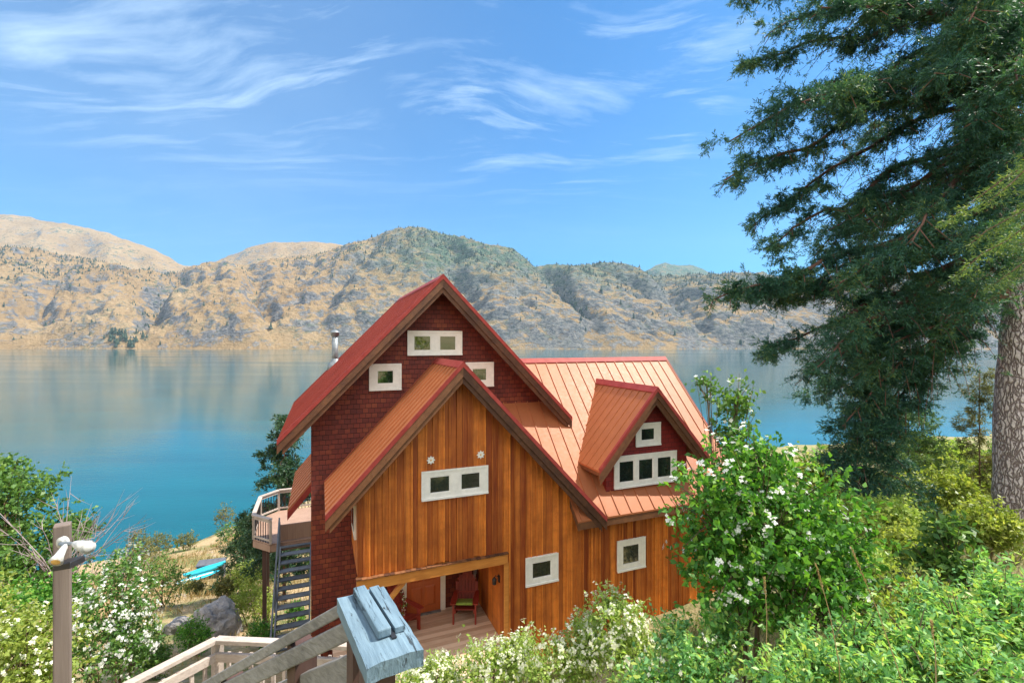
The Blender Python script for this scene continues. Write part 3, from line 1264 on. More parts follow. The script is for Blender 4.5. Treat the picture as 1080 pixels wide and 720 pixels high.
window(-1.98, -.50, -.37, .28, TW - .0, 2, .14, .22, .11)           # pair high in the tall gable
window(-2.97, -2.18, -1.28, -.60, TW, 1, .17, .1, .15)              # left square
window(-.36, .44, -1.28, -.60, TW, 1, .17, .1, .15)                 # right square
window(-2.02, -.46, -3.62, -2.97, -.012, 2, .16, .24, .12)          # pair over the porch
window(.56, 1.43, -6.07, -5.38, -.012, 1, .16, .1, .13)             # small square
window(3.25, 4.13, -6.20, -5.38, -.012, 1, .16, .1, .14)            # wing window
window(3.16, 5.22, -3.96, -3.10, 0, 3, .14, .13, .13)               # dormer triple
window(3.86, 4.66, -2.88, -2.26, 0, 1, .16, .1, .13)                # dormer single
m = MB()
m.box(-3.47, -3.422, .35, 1.25, -4.45, -3.65)
w_ = m.build('window', M_WHITE, house)
m = MB()
m.box(-3.476, -3.472, .49, 1.11, -4.31, -3.79)
m.build('pane', M_GLASS, w_, (0, 0, 0))


# door with six panels and white casings
def door():
    y = TW
    a, b = -2.02, -1.10
    m = MB()
    m.box(a, b, y - .05, y - .004, -7.38, -5.36)
    o = m.build('door', M_DOOR, house)
    for i in range(2):
        for (za, zb) in ((-7.2, -6.65), (-6.52, -5.85), (-5.75, -5.45)):
            p = MB()
            x0 = a + .11 + i * .37
            x1 = x0 + .30
            p.add([(x0, y - .052, za), (x1, y - .052, za), (x1, y - .052, zb), (x0, y - .052, zb), (x0 + .05, y - .075, za + .05), (x1 - .05, y - .075, za + .05), (x1 - .05, y - .075, zb - .05), (x0 + .05, y - .075, zb - .05)],
                  [(0, 1, 5, 4), (1, 2, 6, 5), (2, 3, 7, 6), (3, 0, 4, 7), (4, 5, 6, 7)])
            p.build('door_panel', M_DOOR, o, (0, 0, 0))
    k = MB()
    k.lathe((0, 0, 0), [(.008, -.06), (.012, -.03), (.03, -.02), (.034, 0), (.02, .02), (.004, .026)], 12)
    ko = k.build('door_knob', M_STEEL, o, (b - .07, y - .10, -6.4), smooth=True)
    ko.rotation_euler = (R(90), 0, 0)
    for x0 in (a - .14, b + .004):
        c = MB()
        c.box(x0, x0 + .136, y - .065, y - .003, -7.4, -5.3)
        c.build('door_casing', M_WHITE, house)
    t_ = MB()
    t_.box(a, b, y - .14, y - .055, -7.398, -7.37)
    t_.build('door_sill', M_STEEL, house)


door()


def sconce():
    m = MB()
    c = (-.02, .35, -5.95)
    m.box(c[0] - .0, c[0] + .022, c[1] - .05, c[1] + .05, c[2] - .08, c[2] + .08)
    m.tube([(c[0], c[1], c[2] + .05), (c[0] - .08, c[1], c[2] + .09), (c[0] - .11, c[1], c[2] + .03)], .012, 6)
    m.lathe((c[0] - .11, c[1], c[2] - .14), [(.02, 0), (.05, .02), (.06, .14), (.03, .18), (.008, .2)], 10)
    m.build('wall_lamp', M_BLACK, house)


sconce()


def stove_pipe():
    m = MB()
    u, v = -3.66, 8.35
    zb = TG_Z - TG_P * abs(u - AX)
    m.lathe((u, v, zb - .2), [(.11, 0), (.11, 1.25)], 16)
    o = m.build('chimney', M_STEEL, house, smooth=True)
    c = MB()
    c.lathe((u, v, zb + 1.03), [(.115, 0), (.15, .02), (.15, .12), (.17, .13), (.17, .16), (.06, .24)], 16)
    c.build('chimney_cap', M_STEEL, o, (0, 0, 0), smooth=True)
    f = MB()
    f.lathe((u, v, zb - .12), [(.30, -.12), (.24, .1), (.13, .25), (.12, .3)], 16)
    f.build('flashing', M_STEEL, o, (0, 0, 0), smooth=True)


stove_pipe()


def lean_to():
    m = MB()
    a0, z_top, pz = 4.39, -4.30, 1.16
    u0, u1 = -4.40, -5.10
    z1 = z_top - .72 * pz
    m.prism([(u0, 5, z_top), (u1, 5, z1), (u1, 5, z1 - .05), (u0, 5, z_top - .05)], (0, 0, 0), (0, 4.5, 0))
    for i in range(11):
        v = 5.03 + i * .444
        m.prism([(u0, v, z_top + .002), (u1, v, z1 + .002), (u1, v, z1 + .035), (u0, v, z_top + .035)], (0, 0, 0), (0, .026, 0))
    o = m.build('roof', M_ROOF, house)
    b = MB()
    b.prism([(u0, 4.96, z_top - .03), (u1, 4.96, z1 - .03), (u1, 4.96, z1 - .26), (u0, 4.96, z_top - .26)], (0, 0, 0), (0, .05, 0))
    b.box(u1 + .005, u1 + .045, 5.02, 9.5, z1 - .22, z1 - .055)
    b.build('fascia', M_ROOFTRIM, o, (0, 0, 0))


lean_to()


# two flower ornaments on the siding above the pair of windows
def ornament(u, z, label):
    m = MB()
    for k in range(8):
        a = 2 * math.pi * k / 8
        c, s = math.cos(a), math.sin(a)
        w = .028
        pts = [(0, 0), (.055 * c - w * s, .055 * s + w * c), (.105 * c, .105 * s), (.055 * c + w * s, .055 * s - w * c)]
        m.prism([(x, 0, y) for x, y in pts], (0, 0, 0), (0, -.012 - .004 * (k % 2), 0))
    o = m.build('flower_ornament', M_WHITE)
    p = house_pt(u, -.04, z)
    o.location = p
    o.rotation_euler = (0, 0, HOUSE_YAW)
    tag(o, label, 'wall ornament', 'flower ornaments above the porch windows')
    s = MB()
    s.lathe((0, 0, 0), [(.006, -.02), (.022, -.012), (.024, 0), (.004, .008)], 10)
    c = s.build('center', M_AMBER, o, (0, -.014, 0))
    c.rotation_euler = (R(90), 0, 0)


ornament(-1.82, -2.72, 'white flower ornament on the siding above the left pane of the porch windows')
ornament(-.62, -2.70, 'white flower ornament on the siding above the right pane of the porch windows')


# ------------------------------------------------------------------ red porch chairs
def adirondack(name, label, loc, rz):
    t = thing(name, label, 'chair', loc, rz, 'red porch chairs')
    # local: faces -y
    for s in (-1, 1):
        m = MB()
        m.box(s * .29 - .02, s * .29 + .02, -.32, -.22, 0, .56)
        m.build('leg', M_REDWOOD, t)
        m = MB()
        m.prism([(s * .25 - .018, -.30, .28), (s * .25 - .018, -.30, .40), (s * .25 - .018, .42, .12), (s * .25 - .018, .42, .0), (s * .25 - .018, .30, .0)], (0, 0, 0), (.036, 0, 0))
        m.build('leg', M_REDWOOD, t)
        m = MB()
        m.prism([(s * .29 - .07, -.40, .56), (s * .29 + .07, -.40, .56), (s * .29 + .08, -.2, .56), (s * .29 + .05, .30, .56), (s * .29 - .04, .30, .56), (s * .29 - .08, -.2, .56)], (0, 0, 0), (0, 0, .025))
        m.build('armrest', M_REDWOOD, t)
    m = MB()
    for i in range(6):
        y = -.34 + i * .095
        z = .405 - (y + .30) * .30
        m.rv = random.random()
        m.hexa([(-.27, y, z - .02), (.27, y, z - .02), (.27, y + .085, z - .045), (-.27, y + .085, z - .045), (-.27, y, z), (.27, y, z), (.27, y + .085, z - .025), (-.27, y + .085, z - .025)])
    m.build('seat', M_REDWOOD, t)
    m = MB()
    for i in range(7):
        x = (i - 3) * .088
        h = 1.06 - .022 * (i - 3) ** 2 * 1.4
        m.rv = random.random()
        zb, yb = .26, .20
        yt = yb + (h - zb) * .36
        m.hexa([(x - .034, yb, zb), (x + .034, yb, zb), (x + .034, yb + .022, zb), (x - .034, yb + .022, zb), (x - .042, yt, h), (x + .042, yt, h), (x + .042, yt + .022, h), (x - .042, yt + .022, h)])
    m.box(-.30, .30, .30, .33, .50, .56)
    m.box(-.26, .26, .335 + .09, .365 + .09, .80, .86)
    m.build('backrest', M_REDWOOD, t)
    return t


def on_floor(px, py, z=-7.4):
    d = z * 500 / (360 - py)
    return ((px - 540) / 500 * d, d, z)


cx, cy, _ = on_floor(491, 651)
adirondack('slatted_armchair', 'red slatted armchair with green seat cushion standing on the porch right of the door', (cx, cy, -7.4), HOUSE_YAW + R(-22))
m = MB()
m.box(-.23, .23, -.30, .12, 0, .07)
cu = m.build('seat_cushion', M_CUSHION, bevel=.03)
cu.location = (cx, cy, -7.4 + .415)
cu.rotation_euler = (R(-14), 0, HOUSE_YAW + R(-22))
tag(cu, 'green cushion lying on the seat of the red porch chair', 'cushion')
cx2, cy2, _ = on_floor(425, 664)
adirondack('slatted_armchair', 'red slatted armchair left of the door, half hidden by the grey railing', (cx2, cy2, -7.4), HOUSE_YAW + R(28))

# wind chime hanging under the porch ceiling
wc = Vector((-1.01, 12.99, -5.13))
t = thing('wind_chime', 'small metal wind chime hanging from the porch ceiling beside the red chair', 'wind chime', wc)
m = MB()
m.tube([(0, 0, 0.02), (0, 0, -.98)], .004, 5)
m.build('string', M_BLACK, t)
m = MB()
m.lathe((0, 0, -1.02), [(.045, 0), (.05, .01), (.012, .04)], 10)
m.build('top_disc', M_STEEL, t)
for k in range(5):
    a = k * 1.2566
    m = MB()
    m.tube([(.035 * math.cos(a), .035 * math.sin(a), -1.02), (.035 * math.cos(a), .035 * math.sin(a), -1.22 - .03 * k)], .007, 6)
    m.build('chime_tube', M_STEEL, t)


# ------------------------------------------------------------------ side deck and its stair (house frame)
def side_deck():
    base = (-5.5, 9.8, -11.6)
    p = house_pt(*base)
    t = thing('side_deck', 'raised wooden deck with pale railing on tall post left of the house', 'deck', p, HOUSE_YAW)
    t['_off'] = tuple(-b for b in base)
    zf = -7.55
    poly = [(-4.42, 8.95), (-5.9, 8.95), (-6.55, 9.7), (-6.55, 12.0), (-5.9, 12.7), (-4.42, 12.7)]
    m = MB()
    m.prism([(u, v, zf - .05) for u, v in poly[::-1]], (0, 0, 0), (0, 0, .05))
    m.build('deck_floor', M_DECKWOOD, t)
    m = MB()
    for (a, b) in zip(poly[:-1], poly[1:]):
        m.bar((*a, zf - .18), (*b, zf - .18), .05, .24)
    m.build('rim_joist', M_DECKWOOD, t)
    for u, v in ((-6.15, 9.45), (-6.3, 12.2)):
        m = MB()
        m.box(u - .07, u + .07, v - .07, v + .07, -14.0, zf - .06)
        m.build('deck_post', M_BROWNPOST, t)
    rail = MB()
    run = poly[1:6]
    hh = .92
    for (a, b) in zip(run[:-1], run[1:]):
        rail.bar((*a, zf + hh), (*b, zf + hh), .15, .045)
        rail.bar((*a, zf + hh - .10), (*b, zf + hh - .10), .04, .09)
        rail.bar((*a, zf + .12), (*b, zf + .12), .04, .07)
    rail.build('handrail', M_PALEWOOD, t)
    for (a, b) in zip(run[:-1], run[1:]):
        L = (Vector(b) - Vector(a)).length
        n = max(2, int(L / .13))
        for k in range(n):
            f = k / n
            u, v = a[0] + (b[0] - a[0]) * f, a[1] + (b[1] - a[1]) * f
            w = .045 if k == 0 else .014
            q = MB()
            q.box(u - w, u + w, v - w, v + w, zf, zf + hh - .02)
            q.build('rail_post' if k == 0 else 'baluster', M_PALEWOOD if k == 0 else M_BLACK, t)
    # solid pale bench panel on the house side
    m = MB()
    m.box(-5.6, -4.5, 9.05, 9.10, zf + .02, zf + .62)
    m.build('privacy_panel', M_DECKWOOD, t)
    m = MB()
    m.tube([(-4.9, 10.2, zf), (-4.9, 10.2, zf + .42)], .03, 8)
    m.box(-5.15, -4.65, 9.95, 10.45, zf + .42, zf + .46)
    m.box(-5.15, -4.65, 10.42, 10.46, zf + .46, zf + .95)
    m = None

    base = (-5.05, 6.0, -10.3)
    p = house_pt(*base)
    t = thing('deck_stair', 'steep open-riser stair in dark grey wood climbing to the side deck', 'stair', p, HOUSE_YAW)
    t['_off'] = tuple(-b for b in base)
    n = 14
    a, b = (5.55, -10.25), (8.92, -7.72)
    for u in (-5.56, -4.52):
        m = MB()
        m.bar((u, a[0] - .1, a[1] - .12), (u, b[0], b[1] - .02), .05, .26)
        m.build('stringer', M_STAIRWOOD, t)
    for k in range(n):
        f = k / (n - 1)
        v, z = a[0] + (b[0] - a[0]) * f, a[1] + (b[1] - a[1]) * f
        m = MB()
        m.rv = random.random()
        m.box(-5.535, -4.545, v - .14, v + .14, z, z + .045)
        m.build('tread', M_STAIRWOOD, t)
    m = MB()
    m.bar((-5.60, a[0] - .1, a[1] + .95), (-5.60, b[0] - .02, b[1] + 1.1), .05, .11)
    m.build('handrail', M_STAIRWOOD, t)
    for f in (.0, .5, .985):
        v, z = a[0] + (b[0] - a[0]) * f, a[1] + (b[1] - a[1]) * f
        m = MB()
        m.box(-5.64, -5.565, v - .045, v + .045, z - .25, z + 1.0)
        m.build('stair_post', M_STAIRWOOD, t)


side_deck()


# ------------------------------------------------------------------ grey stair railing in the foreground
def near_railing():
    base = Vector((-.30, 1.2, -1.9))
    t = thing('stair_railing', 'weathered blue-grey stair railing with cracked board cap on its top post, nearest the camera', 'railing', base)
    off = tuple(-base)
    t['_off'] = off
    # cap board: from (365,635) at depth 1.5 towards (420,700) at depth 1.18
    a = at(381, 640, 1.48)
    b = at(418, 693, 1.17)
    a.z = b.z = -.80
    d = (b - a).normalized()
    sd = Vector((d.y, -d.x, 0))
    if sd.x < 0:
        sd = -sd
    m = MB()
    w, h = .142, .042
    # subdivided board with a worn, chipped end
    n = 14
    rows = []
    for i in range(n + 1):
        f = i / n
        c = a.lerp(b, f)
        row = []
        for k, s in enumerate((-1, -.5, 0, .5, 1)):
            j = random.uniform(-.0008, .0008)
            e = (random.uniform(-.005, .003) if i == n else (random.uniform(-.004, .01) if i == 0 else 0))
            row.append(c + sd * (w / 2 * s + (j if abs(s) == 1 else 0)) + d * e + Vector((0, 0, h / 2 + random.uniform(-.0015, .0015) - (.004 if abs(s) == 1 else 0))))
        rows.append(row)
    vs, fs = [], []
    for row in rows:
        vs += row + [p - Vector((0, 0, h)) for p in row]
    W2 = 10
    for i in range(n):
        for k in range(4):
            fs.append((i * W2 + k, i * W2 + k + 1, (i + 1) * W2 + k + 1, (i + 1) * W2 + k))
            fs.append((i * W2 + 5 + k, (i + 1) * W2 + 5 + k, (i + 1) * W2 + 6 + k, i * W2 + 6 + k))
        fs.append((i * W2, (i + 1) * W2, (i + 1) * W2 + 5, i * W2 + 5))
        fs.append((i * W2 + 4, i * W2 + 9, (i + 1) * W2 + 9, (i + 1) * W2 + 4))
    for i in (0, n):
        for k in range(4):
            q = (i * W2 + k, i * W2 + k + 1, i * W2 + 6 + k, i * W2 + 5 + k)
            fs.append(q if i == n else q[::-1])
    m.add(vs, fs)
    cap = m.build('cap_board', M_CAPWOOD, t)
    # split rail piece lying along the cap, with a dark gap to the thin strip beside it
    up = Vector((0, 0, h / 2 + .002))
    m = MB()
    m.bar(a + d * .012 + sd * -.010 + up + Vector((0, 0, .011)), a.lerp(b, .76) + sd * -.004 + up + Vector((0, 0, .013)), .036, .024)
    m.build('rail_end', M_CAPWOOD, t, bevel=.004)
    m = MB()
    m.bar(a + d * .02 + sd * .034 + up + Vector((0, 0, .007)), a.lerp(b, .74) + sd * .040 + up + Vector((0, 0, .007)), .028, .014)
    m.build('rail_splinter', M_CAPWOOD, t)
    m = MB()
    m.bar(a + d * .07 + sd * .013 + up + Vector((0, 0, .002)), a.lerp(b, .80) + sd * .018 + up + Vector((0, 0, .002)), .012, .004)
    m.build('crack', M_BLACK, t)
    # posts
    for f, s, w_ in ((.72, -.02, .075), (.10, -.0, .085)):
        c = a.lerp(b, f) + sd * s
        m = MB()
        m.bar((c.x, c.y, -2.6), (c.x, c.y, -.80 - h / 2 - .001), w_, w_, up=d)
        m.build('newel_post', M_BROWNPOST, t)
    # two handrails going down the stair, to the left and away
    r0, r1 = at(384, 629, 1.46), at(205, 729, 2.08)
    m = MB()
    m.bar(r0, r1, .038, .036)
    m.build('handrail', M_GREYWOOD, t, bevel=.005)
    r2, r3 = at(372, 662, 1.46), at(212, 739, 2.05)
    m = MB()
    m.bar(r2, r3, .034, .055)
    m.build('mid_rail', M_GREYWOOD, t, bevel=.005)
    r4, r5 = at(392, 697, 1.42), at(250, 750, 2.0)
    m = MB()
    m.bar(r4, r5, .036, .085)
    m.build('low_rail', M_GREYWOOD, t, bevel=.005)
    for f in (.30, .78):
        c = r2.lerp(r3, f) + Vector((.0, .05, 0))
        m = MB()
        m.bar((c.x, c.y, c.z - 1.6), (c.x, c.y, c.z + .015), .075, .075, up=(.6, .6, 0))
        m.build('stair_post', M_BROWNPOST, t)
    # the flight it guards
    base = Vector((-1.4, 1.6, -2.9))
    t = thing('garden_stair', 'weathered wooden garden stair below the grey railing', 'stair', base)
    t['_off'] = tuple(-base)
    dirv = (r1 - r0)
    side = Vector((-dirv.y, dirv.x, 0)).normalized() * -1
    for k in range(9):
        f = k * .33
        c = r0 + dirv * f + Vector((0, 0, -.98)) + side * .55
        m = MB()
        m.rv = random.random()
        dd = Vector((dirv.x, dirv.y, 0)).normalized()
        m.bar(c - side * .5, c + side * .5, .26, .04)
        m.build('tread', M_PALEWOOD, t)


near_railing()


def landing_railing():
    base = Vector((-3.0, 5.5, -4.6))
    t = thing('landing_railing', 'pale sunlit wooden railing with square balusters around the lower landing', 'railing', base)
    t['_off'] = tuple(-base)
    z = -3.52
    c0 = at(228, 676, 5.6)
    c0.z = z
    e1 = at(395, 684, 5.5)
    e1.z = z - .02
    e0 = Vector((-4.35, 4.35, z - .05))
    for p, q, lab in ((e0, c0, 0), (c0, e1, 1)):
        d = (q - p).normalized()
        m = MB()
        m.bar(p, q, .10, .05)
        m.build('top_rail', M_PALEWOOD, t, bevel=.006)
        m = MB()
        m.bar(p + Vector((0, 0, -.20)), q + Vector((0, 0, -.20)), .045, .10)
        m.build('mid_rail', M_PALEWOOD, t, bevel=.006)
        m = MB()
        m.bar(p + Vector((0, 0, -.92)), q + Vector((0, 0, -.92)), .045, .09)
        m.build('bottom_rail', M_PALEWOOD, t)
        n = int((q - p).length / .13)
        for k in range(1, n):
            c = p.lerp(q, k / n)
            m = MB()
            m.rv = random.random()
            m.bar((c.x, c.y + .03, z - .95), (c.x, c.y + .03, z - .16), .036, .036, up=d)
            m.build('baluster', M_PALEWOOD, t)
    for c in (e0, c0 + Vector((-.02, .02, 0)), c0.lerp(e1, .55), e1):
        m = MB()
        m.bar((c.x, c.y + .04, -6.8), (c.x, c.y + .04, z - .027), .10, .10, up=(.6, .8, 0))
        m.build('railing_post', M_PALEWOOD, t)
    m = MB()
    v = 0
    base2 = Vector((-3.0, 4.9, -6.0))
    t2 = thing('stair_landing', 'small wooden landing inside the pale railing', 'landing', base2)
    t2['_off'] = tuple(-base2)
    for k in range(11):
        m.rv = random.random()
        f = k / 11
        m.bar(e0.lerp(e1, 0) + Vector((.1, f * 1.1, -1.02)), e1 + Vector((-.05, -1.05 + f * 1.05, -1.02)), .12, .04)
    m.build('landing_boards', M_PALEWOOD, t2)
    m = MB()
    for c in (e0 + Vector((.4, .3, 0)), e1 + Vector((-.3, -.5, 0))):
        m.bar((c.x, c.y, -7.5), (c.x, c.y, z - 1.04), .1, .1, up=(0, 1, 0))
    m.build('landing_posts', M_BROWNPOST, t2)


landing_railing()

# white rail of the porch steps, peeping out of the bushes
p = house_pt(-2.15, -1.40, -7.4)
t = thing('step_rail', 'short white rail at the porch edge above the flowering bushes', 'railing', p, HOUSE_YAW)
for z in (.86, .98):
    m = MB()
    m.box(-.42, .42, -.03, .03, z, z + .06)
    m.build('rail', M_WHITE, t)
for u in (-.38, .38):
    m = MB()
    m.box(u - .04, u + .04, .035, .11, 0, 1.03)
    m.build('rail_post', M_WHITE, t)


# ------------------------------------------------------------------ lamp post at lower left
def lamp_post():
    d = 3.2
    top = at(66, 552, d)
    gzp = gz(top.x, top.y)
    base = Vector((top.x, top.y, gzp))
    t = thing('floodlight_post', 'square brown wooden post with two floodlights at lower left', 'lamp post', base)
    t['_off'] = tuple(-base)
    m = MB()
    w = .058
    m.bar((top.x, top.y, gzp - .3), (top.x, top.y, top.z), .088, .088, up=(-.80, 1, 0))
    m.build('post', M_POSTWOOD, t, bevel=.008)
    c = at(68, 571, d - .09)
    m = MB()
    m.lathe((0, 0, 0), [(.038, 0), (.038, .02), (.02, .03)], 14)
    o = m.build('junction_box', M_RUBBER, t, tuple(c - base), smooth=False)
    o.rotation_euler = (R(90), 0, 0)

    def flood(a, b, nm, lens):
        dv = (b - a).normalized()
        L = (b - a).length
        m = MB()
        pr = [(.010, -.02), (.018, 0), (.022, .03), (.026, .06), (.040, L), (.038, L + .004), (.034, L - .004)]
        m.tube([a + dv * z for r, z in pr], [r for r, z in pr], 18)
        f = m.build(nm, M_RUBBER, t, smooth=True)
        g = MB()
        g.tube([a + dv * (L - .012), a + dv * (L - .008), a + dv * (L + .006)], [.034, .034, .022], 18)
        g.build('lens', lens, f, (0, 0, 0), smooth=True)
        k = MB()
        k.tube([c + Vector((0, -.03, 0)), a + dv * -.01], .012, 8)
        k.build('swivel_arm', M_STEEL, t)
    flood(at(68, 577, d - .16), at(59, 592, d - .24), 'floodlight', M_AMBER)
    flood(at(79, 573, d - .15), at(93, 577, d - .26), 'floodlight', M_RUBBER)
    # motion sensor below
    m = MB()
    s = at(72, 594, d - .13)
    m.hexa([s + Vector(p) for p in ((-.06, -.05, -.03), (.06, -.05, -.01), (.06, .06, -.01), (-.06, .06, -.03), (-.055, -.045, .01), (.055, -.045, .03), (.055, .06, .03), (-.055, .06, .01))])
    m.build('sensor_box', M_BLACK, t, bevel=.006)


lamp_post()


# ------------------------------------------------------------------ kayak, paddleboard, box, boulder on the slope
def hull(name, L, Wd, H, deck, m):
    n, k = 22, 9
    mb = MB()
    vs, fs = [], []
    for i in range(n + 1):
        f = i / n * 2 - 1
        w = Wd / 2 * max(.02, (1 - abs(f) ** 2.4)) ** .8
        rise = H * .35 * abs(f) ** 3
        for j in range(k * 2):
            a = 2 * math.pi * j / (k * 2)
            y = w * math.cos(a)
            z = (H * .62 * math.sin(a) if math.sin(a) < 0 else deck * math.sin(a)) * (.35 + .65 * (1 - abs(f) ** 2)) + rise
            vs.append((f * L / 2, y, z + H * .62))
    K = k * 2
    for i in range(n):
        for j in range(K):
            fs.append((i * K + j, (i + 1) * K + j, (i + 1) * K + (j + 1) % K, i * K + (j + 1) % K))
    fs.append(tuple(range(K)))
    fs.append(tuple(range(n * K, (n + 1) * K))[::-1])
    mb.add(vs, fs)
    return mb.build(name, m, smooth=True)


hx, hy, hz = hit(210, 612)
tilt = R(17)
k1 = hull('kayak', 3.0, .78, .46, .24, M_TURQ)
k1.location = (hx + .2, hy + .5, gz(hx + .2, hy + .5) + .45)
k1.rotation_euler = (0, R(-13), tilt)
tag(k1, 'turquoise kayak lying on the dry grass slope in front of the grey box', 'kayak')
m = MB()
m.lathe((0, 0, .36), [(.24, 0), (.26, .02), (.24, .04), (.2, .02)], 18)
c = m.build('cockpit_rim', M_BLACK, k1, (-.1, 0, -.02), smooth=True)
c.scale = (1.6, .75, 1)
k2 = hull('paddleboard', 3.5, .75, .11, .06, M_TURQ)
k2.location = (hx + .1, hy - .7, gz(hx + .1, hy - .7) + .30)
k2.rotation_euler = (R(8), R(-11), tilt)
tag(k2, 'flat turquoise paddleboard with white stripe lying on the slope below the kayak', 'paddleboard')
m = MB()
m.prism([(-1.2, -.07, .125), (1.3, -.07, .125), (1.3, .07, .125), (-1.2, .07, .125)], (0, 0, 0), (0, 0, .006))
m.build('stripe', M_WHITE, k2, (0, 0, 0))
bx, by = hx + .15, hy + 1.3
t = thing('storage_box', 'dark grey storage box with sloping lid on the slope behind the turquoise kayak', 'storage box', (bx, by, gz(bx, by) + .55), tilt)
m = MB()
m.box(-.95, .95, -.4, .4, -1.2, .62)
m.build('box_body', M_GREYBOX, t, bevel=.03)
m = MB()
m.hexa([(-1.0, -.45, .625), (1.0, -.45, .625), (1.0, .45, .70), (-1.0, .45, .70), (-1.0, -.45, .70), (1.0, -.45, .70), (1.0, .45, .82), (-1.0, .45, .82)])
m.build('lid', M_GREYBOX, t, bevel=.02)


def rock_fn(t, p):
    c = coords(t)
    n = t.noise(c, 2.2, 7, .7)
    n2 = t.noise(c, 9, 5, .7)
    t.link(t.ramp(n, [(.3, (.10, .10, .11)), (.5, (.24, .23, .23)), (.7, (.40, .37, .35))]), p.inputs['Base Color'])
    p.inputs['Roughness'].default_value = .9
    t.link(t.bump(t.math('ADD', n, n2), .8, .08), p.inputs['Normal'])


M_ROCK = mat('grey_rock', rock_fn)


def boulder(px, py, rx, rz, label, seed):
    x, y, z = hit(px, py)
    rg = np.random.default_rng(seed)
    me = bpy.data.meshes.new('boulder')
    import bmesh
    bm = bmesh.new()
    bmesh.ops.create_icosphere(bm, subdivisions=4, radius=1)
    o3 = Vector(rg.uniform(0, 50, 3))
    for v in bm.verts:
        p = v.co.copy()
        k = 1 + .35 * mnoise.noise(p * 1.1 + o3) + .16 * mnoise.noise(p * 2.7 + o3) + .06 * mnoise.noise(p * 7 + o3)
        q = Vector([math.copysign(abs(c) ** .8, c) for c in p])
        v.co = q * k
        v.co.x *= rx
        v.co.y *= rx * .8
        v.co.z *= rz
    bm.to_mesh(me)
    bm.free()
    o = link_obj('boulder', me, M_ROCK)
    o.location = (x, y + rx * .5, z + rz * .25)
    o.rotation_euler = (0, 0, rg.uniform(0, 6))
    tag(o, label, 'boulder', 'rocks on the slope')
    return o


boulder(222, 672, .85, .95, 'big grey boulder on the slope just above the pale landing railing', 1)
boulder(183, 668, .5, .4, 'brown-grey rock left of the big boulder on the slope', 2)

# ------------------------------------------------------------------ vegetation
def unit(n, rg):
    return nrm(rg.normal(size=(n, 3)))


def foliage(lobes, twigs, per, rg, spread=.16, shell=(.62, 1.06), up=.35, droop=.25):
    """twig points in lumpy lobes -> leaf bases, directions, twig ends"""
    lob = np.array(lobes, float)
    vol = lob[:, 3] * lob[:, 4] * lob[:, 5]
    pick = rg.choice(len(lob), twigs, p=(vol ** .67) / (vol ** .67).sum())
    d = unit(twigs, rg)
    d[:, 2] = np.abs(d[:, 2]) * np.where(rg.random(twigs) < .72, 1, -1)
    ph = rg.uniform(0, 6.28, (3,))
    lump = 1 + .16 * np.sin(d[:, 0] * 5 + pick * 2.3 + ph[0]) + .14 * np.sin(d[:, 1] * 7 + pick + ph[1]) + .10 * np.sin(d[:, 2] * 9 + ph[2])
    rr = rg.uniform(*shell, twigs) * lump
    rr = np.where(rg.random(twigs) < .06, rr * rg.uniform(1.0, 1.28, twigs), rr)
    c = lob[pick, :3]
    end = c + d * lob[pick, 3:6] * rr[:, None]
    tl = spread * rg.uniform(.6, 1.5, twigs)
    td = nrm(d + .6 * unit(twigs, rg) + np.array([0, 0, up]))
    start = end - td * tl[:, None]
    f = rg.random((twigs, per))
    base = start[:, None, :] + (end - start)[:, None, :] * f[..., None]
    dirs = td[:, None, :] * .6 + unit(twigs * per, rg).reshape(twigs, per, 3) - np.array([0, 0, droop])
    clump = np.repeat(rg.random(twigs), per)
    return base.reshape(-1, 3), nrm(dirs.reshape(-1, 3)), start, end, clump


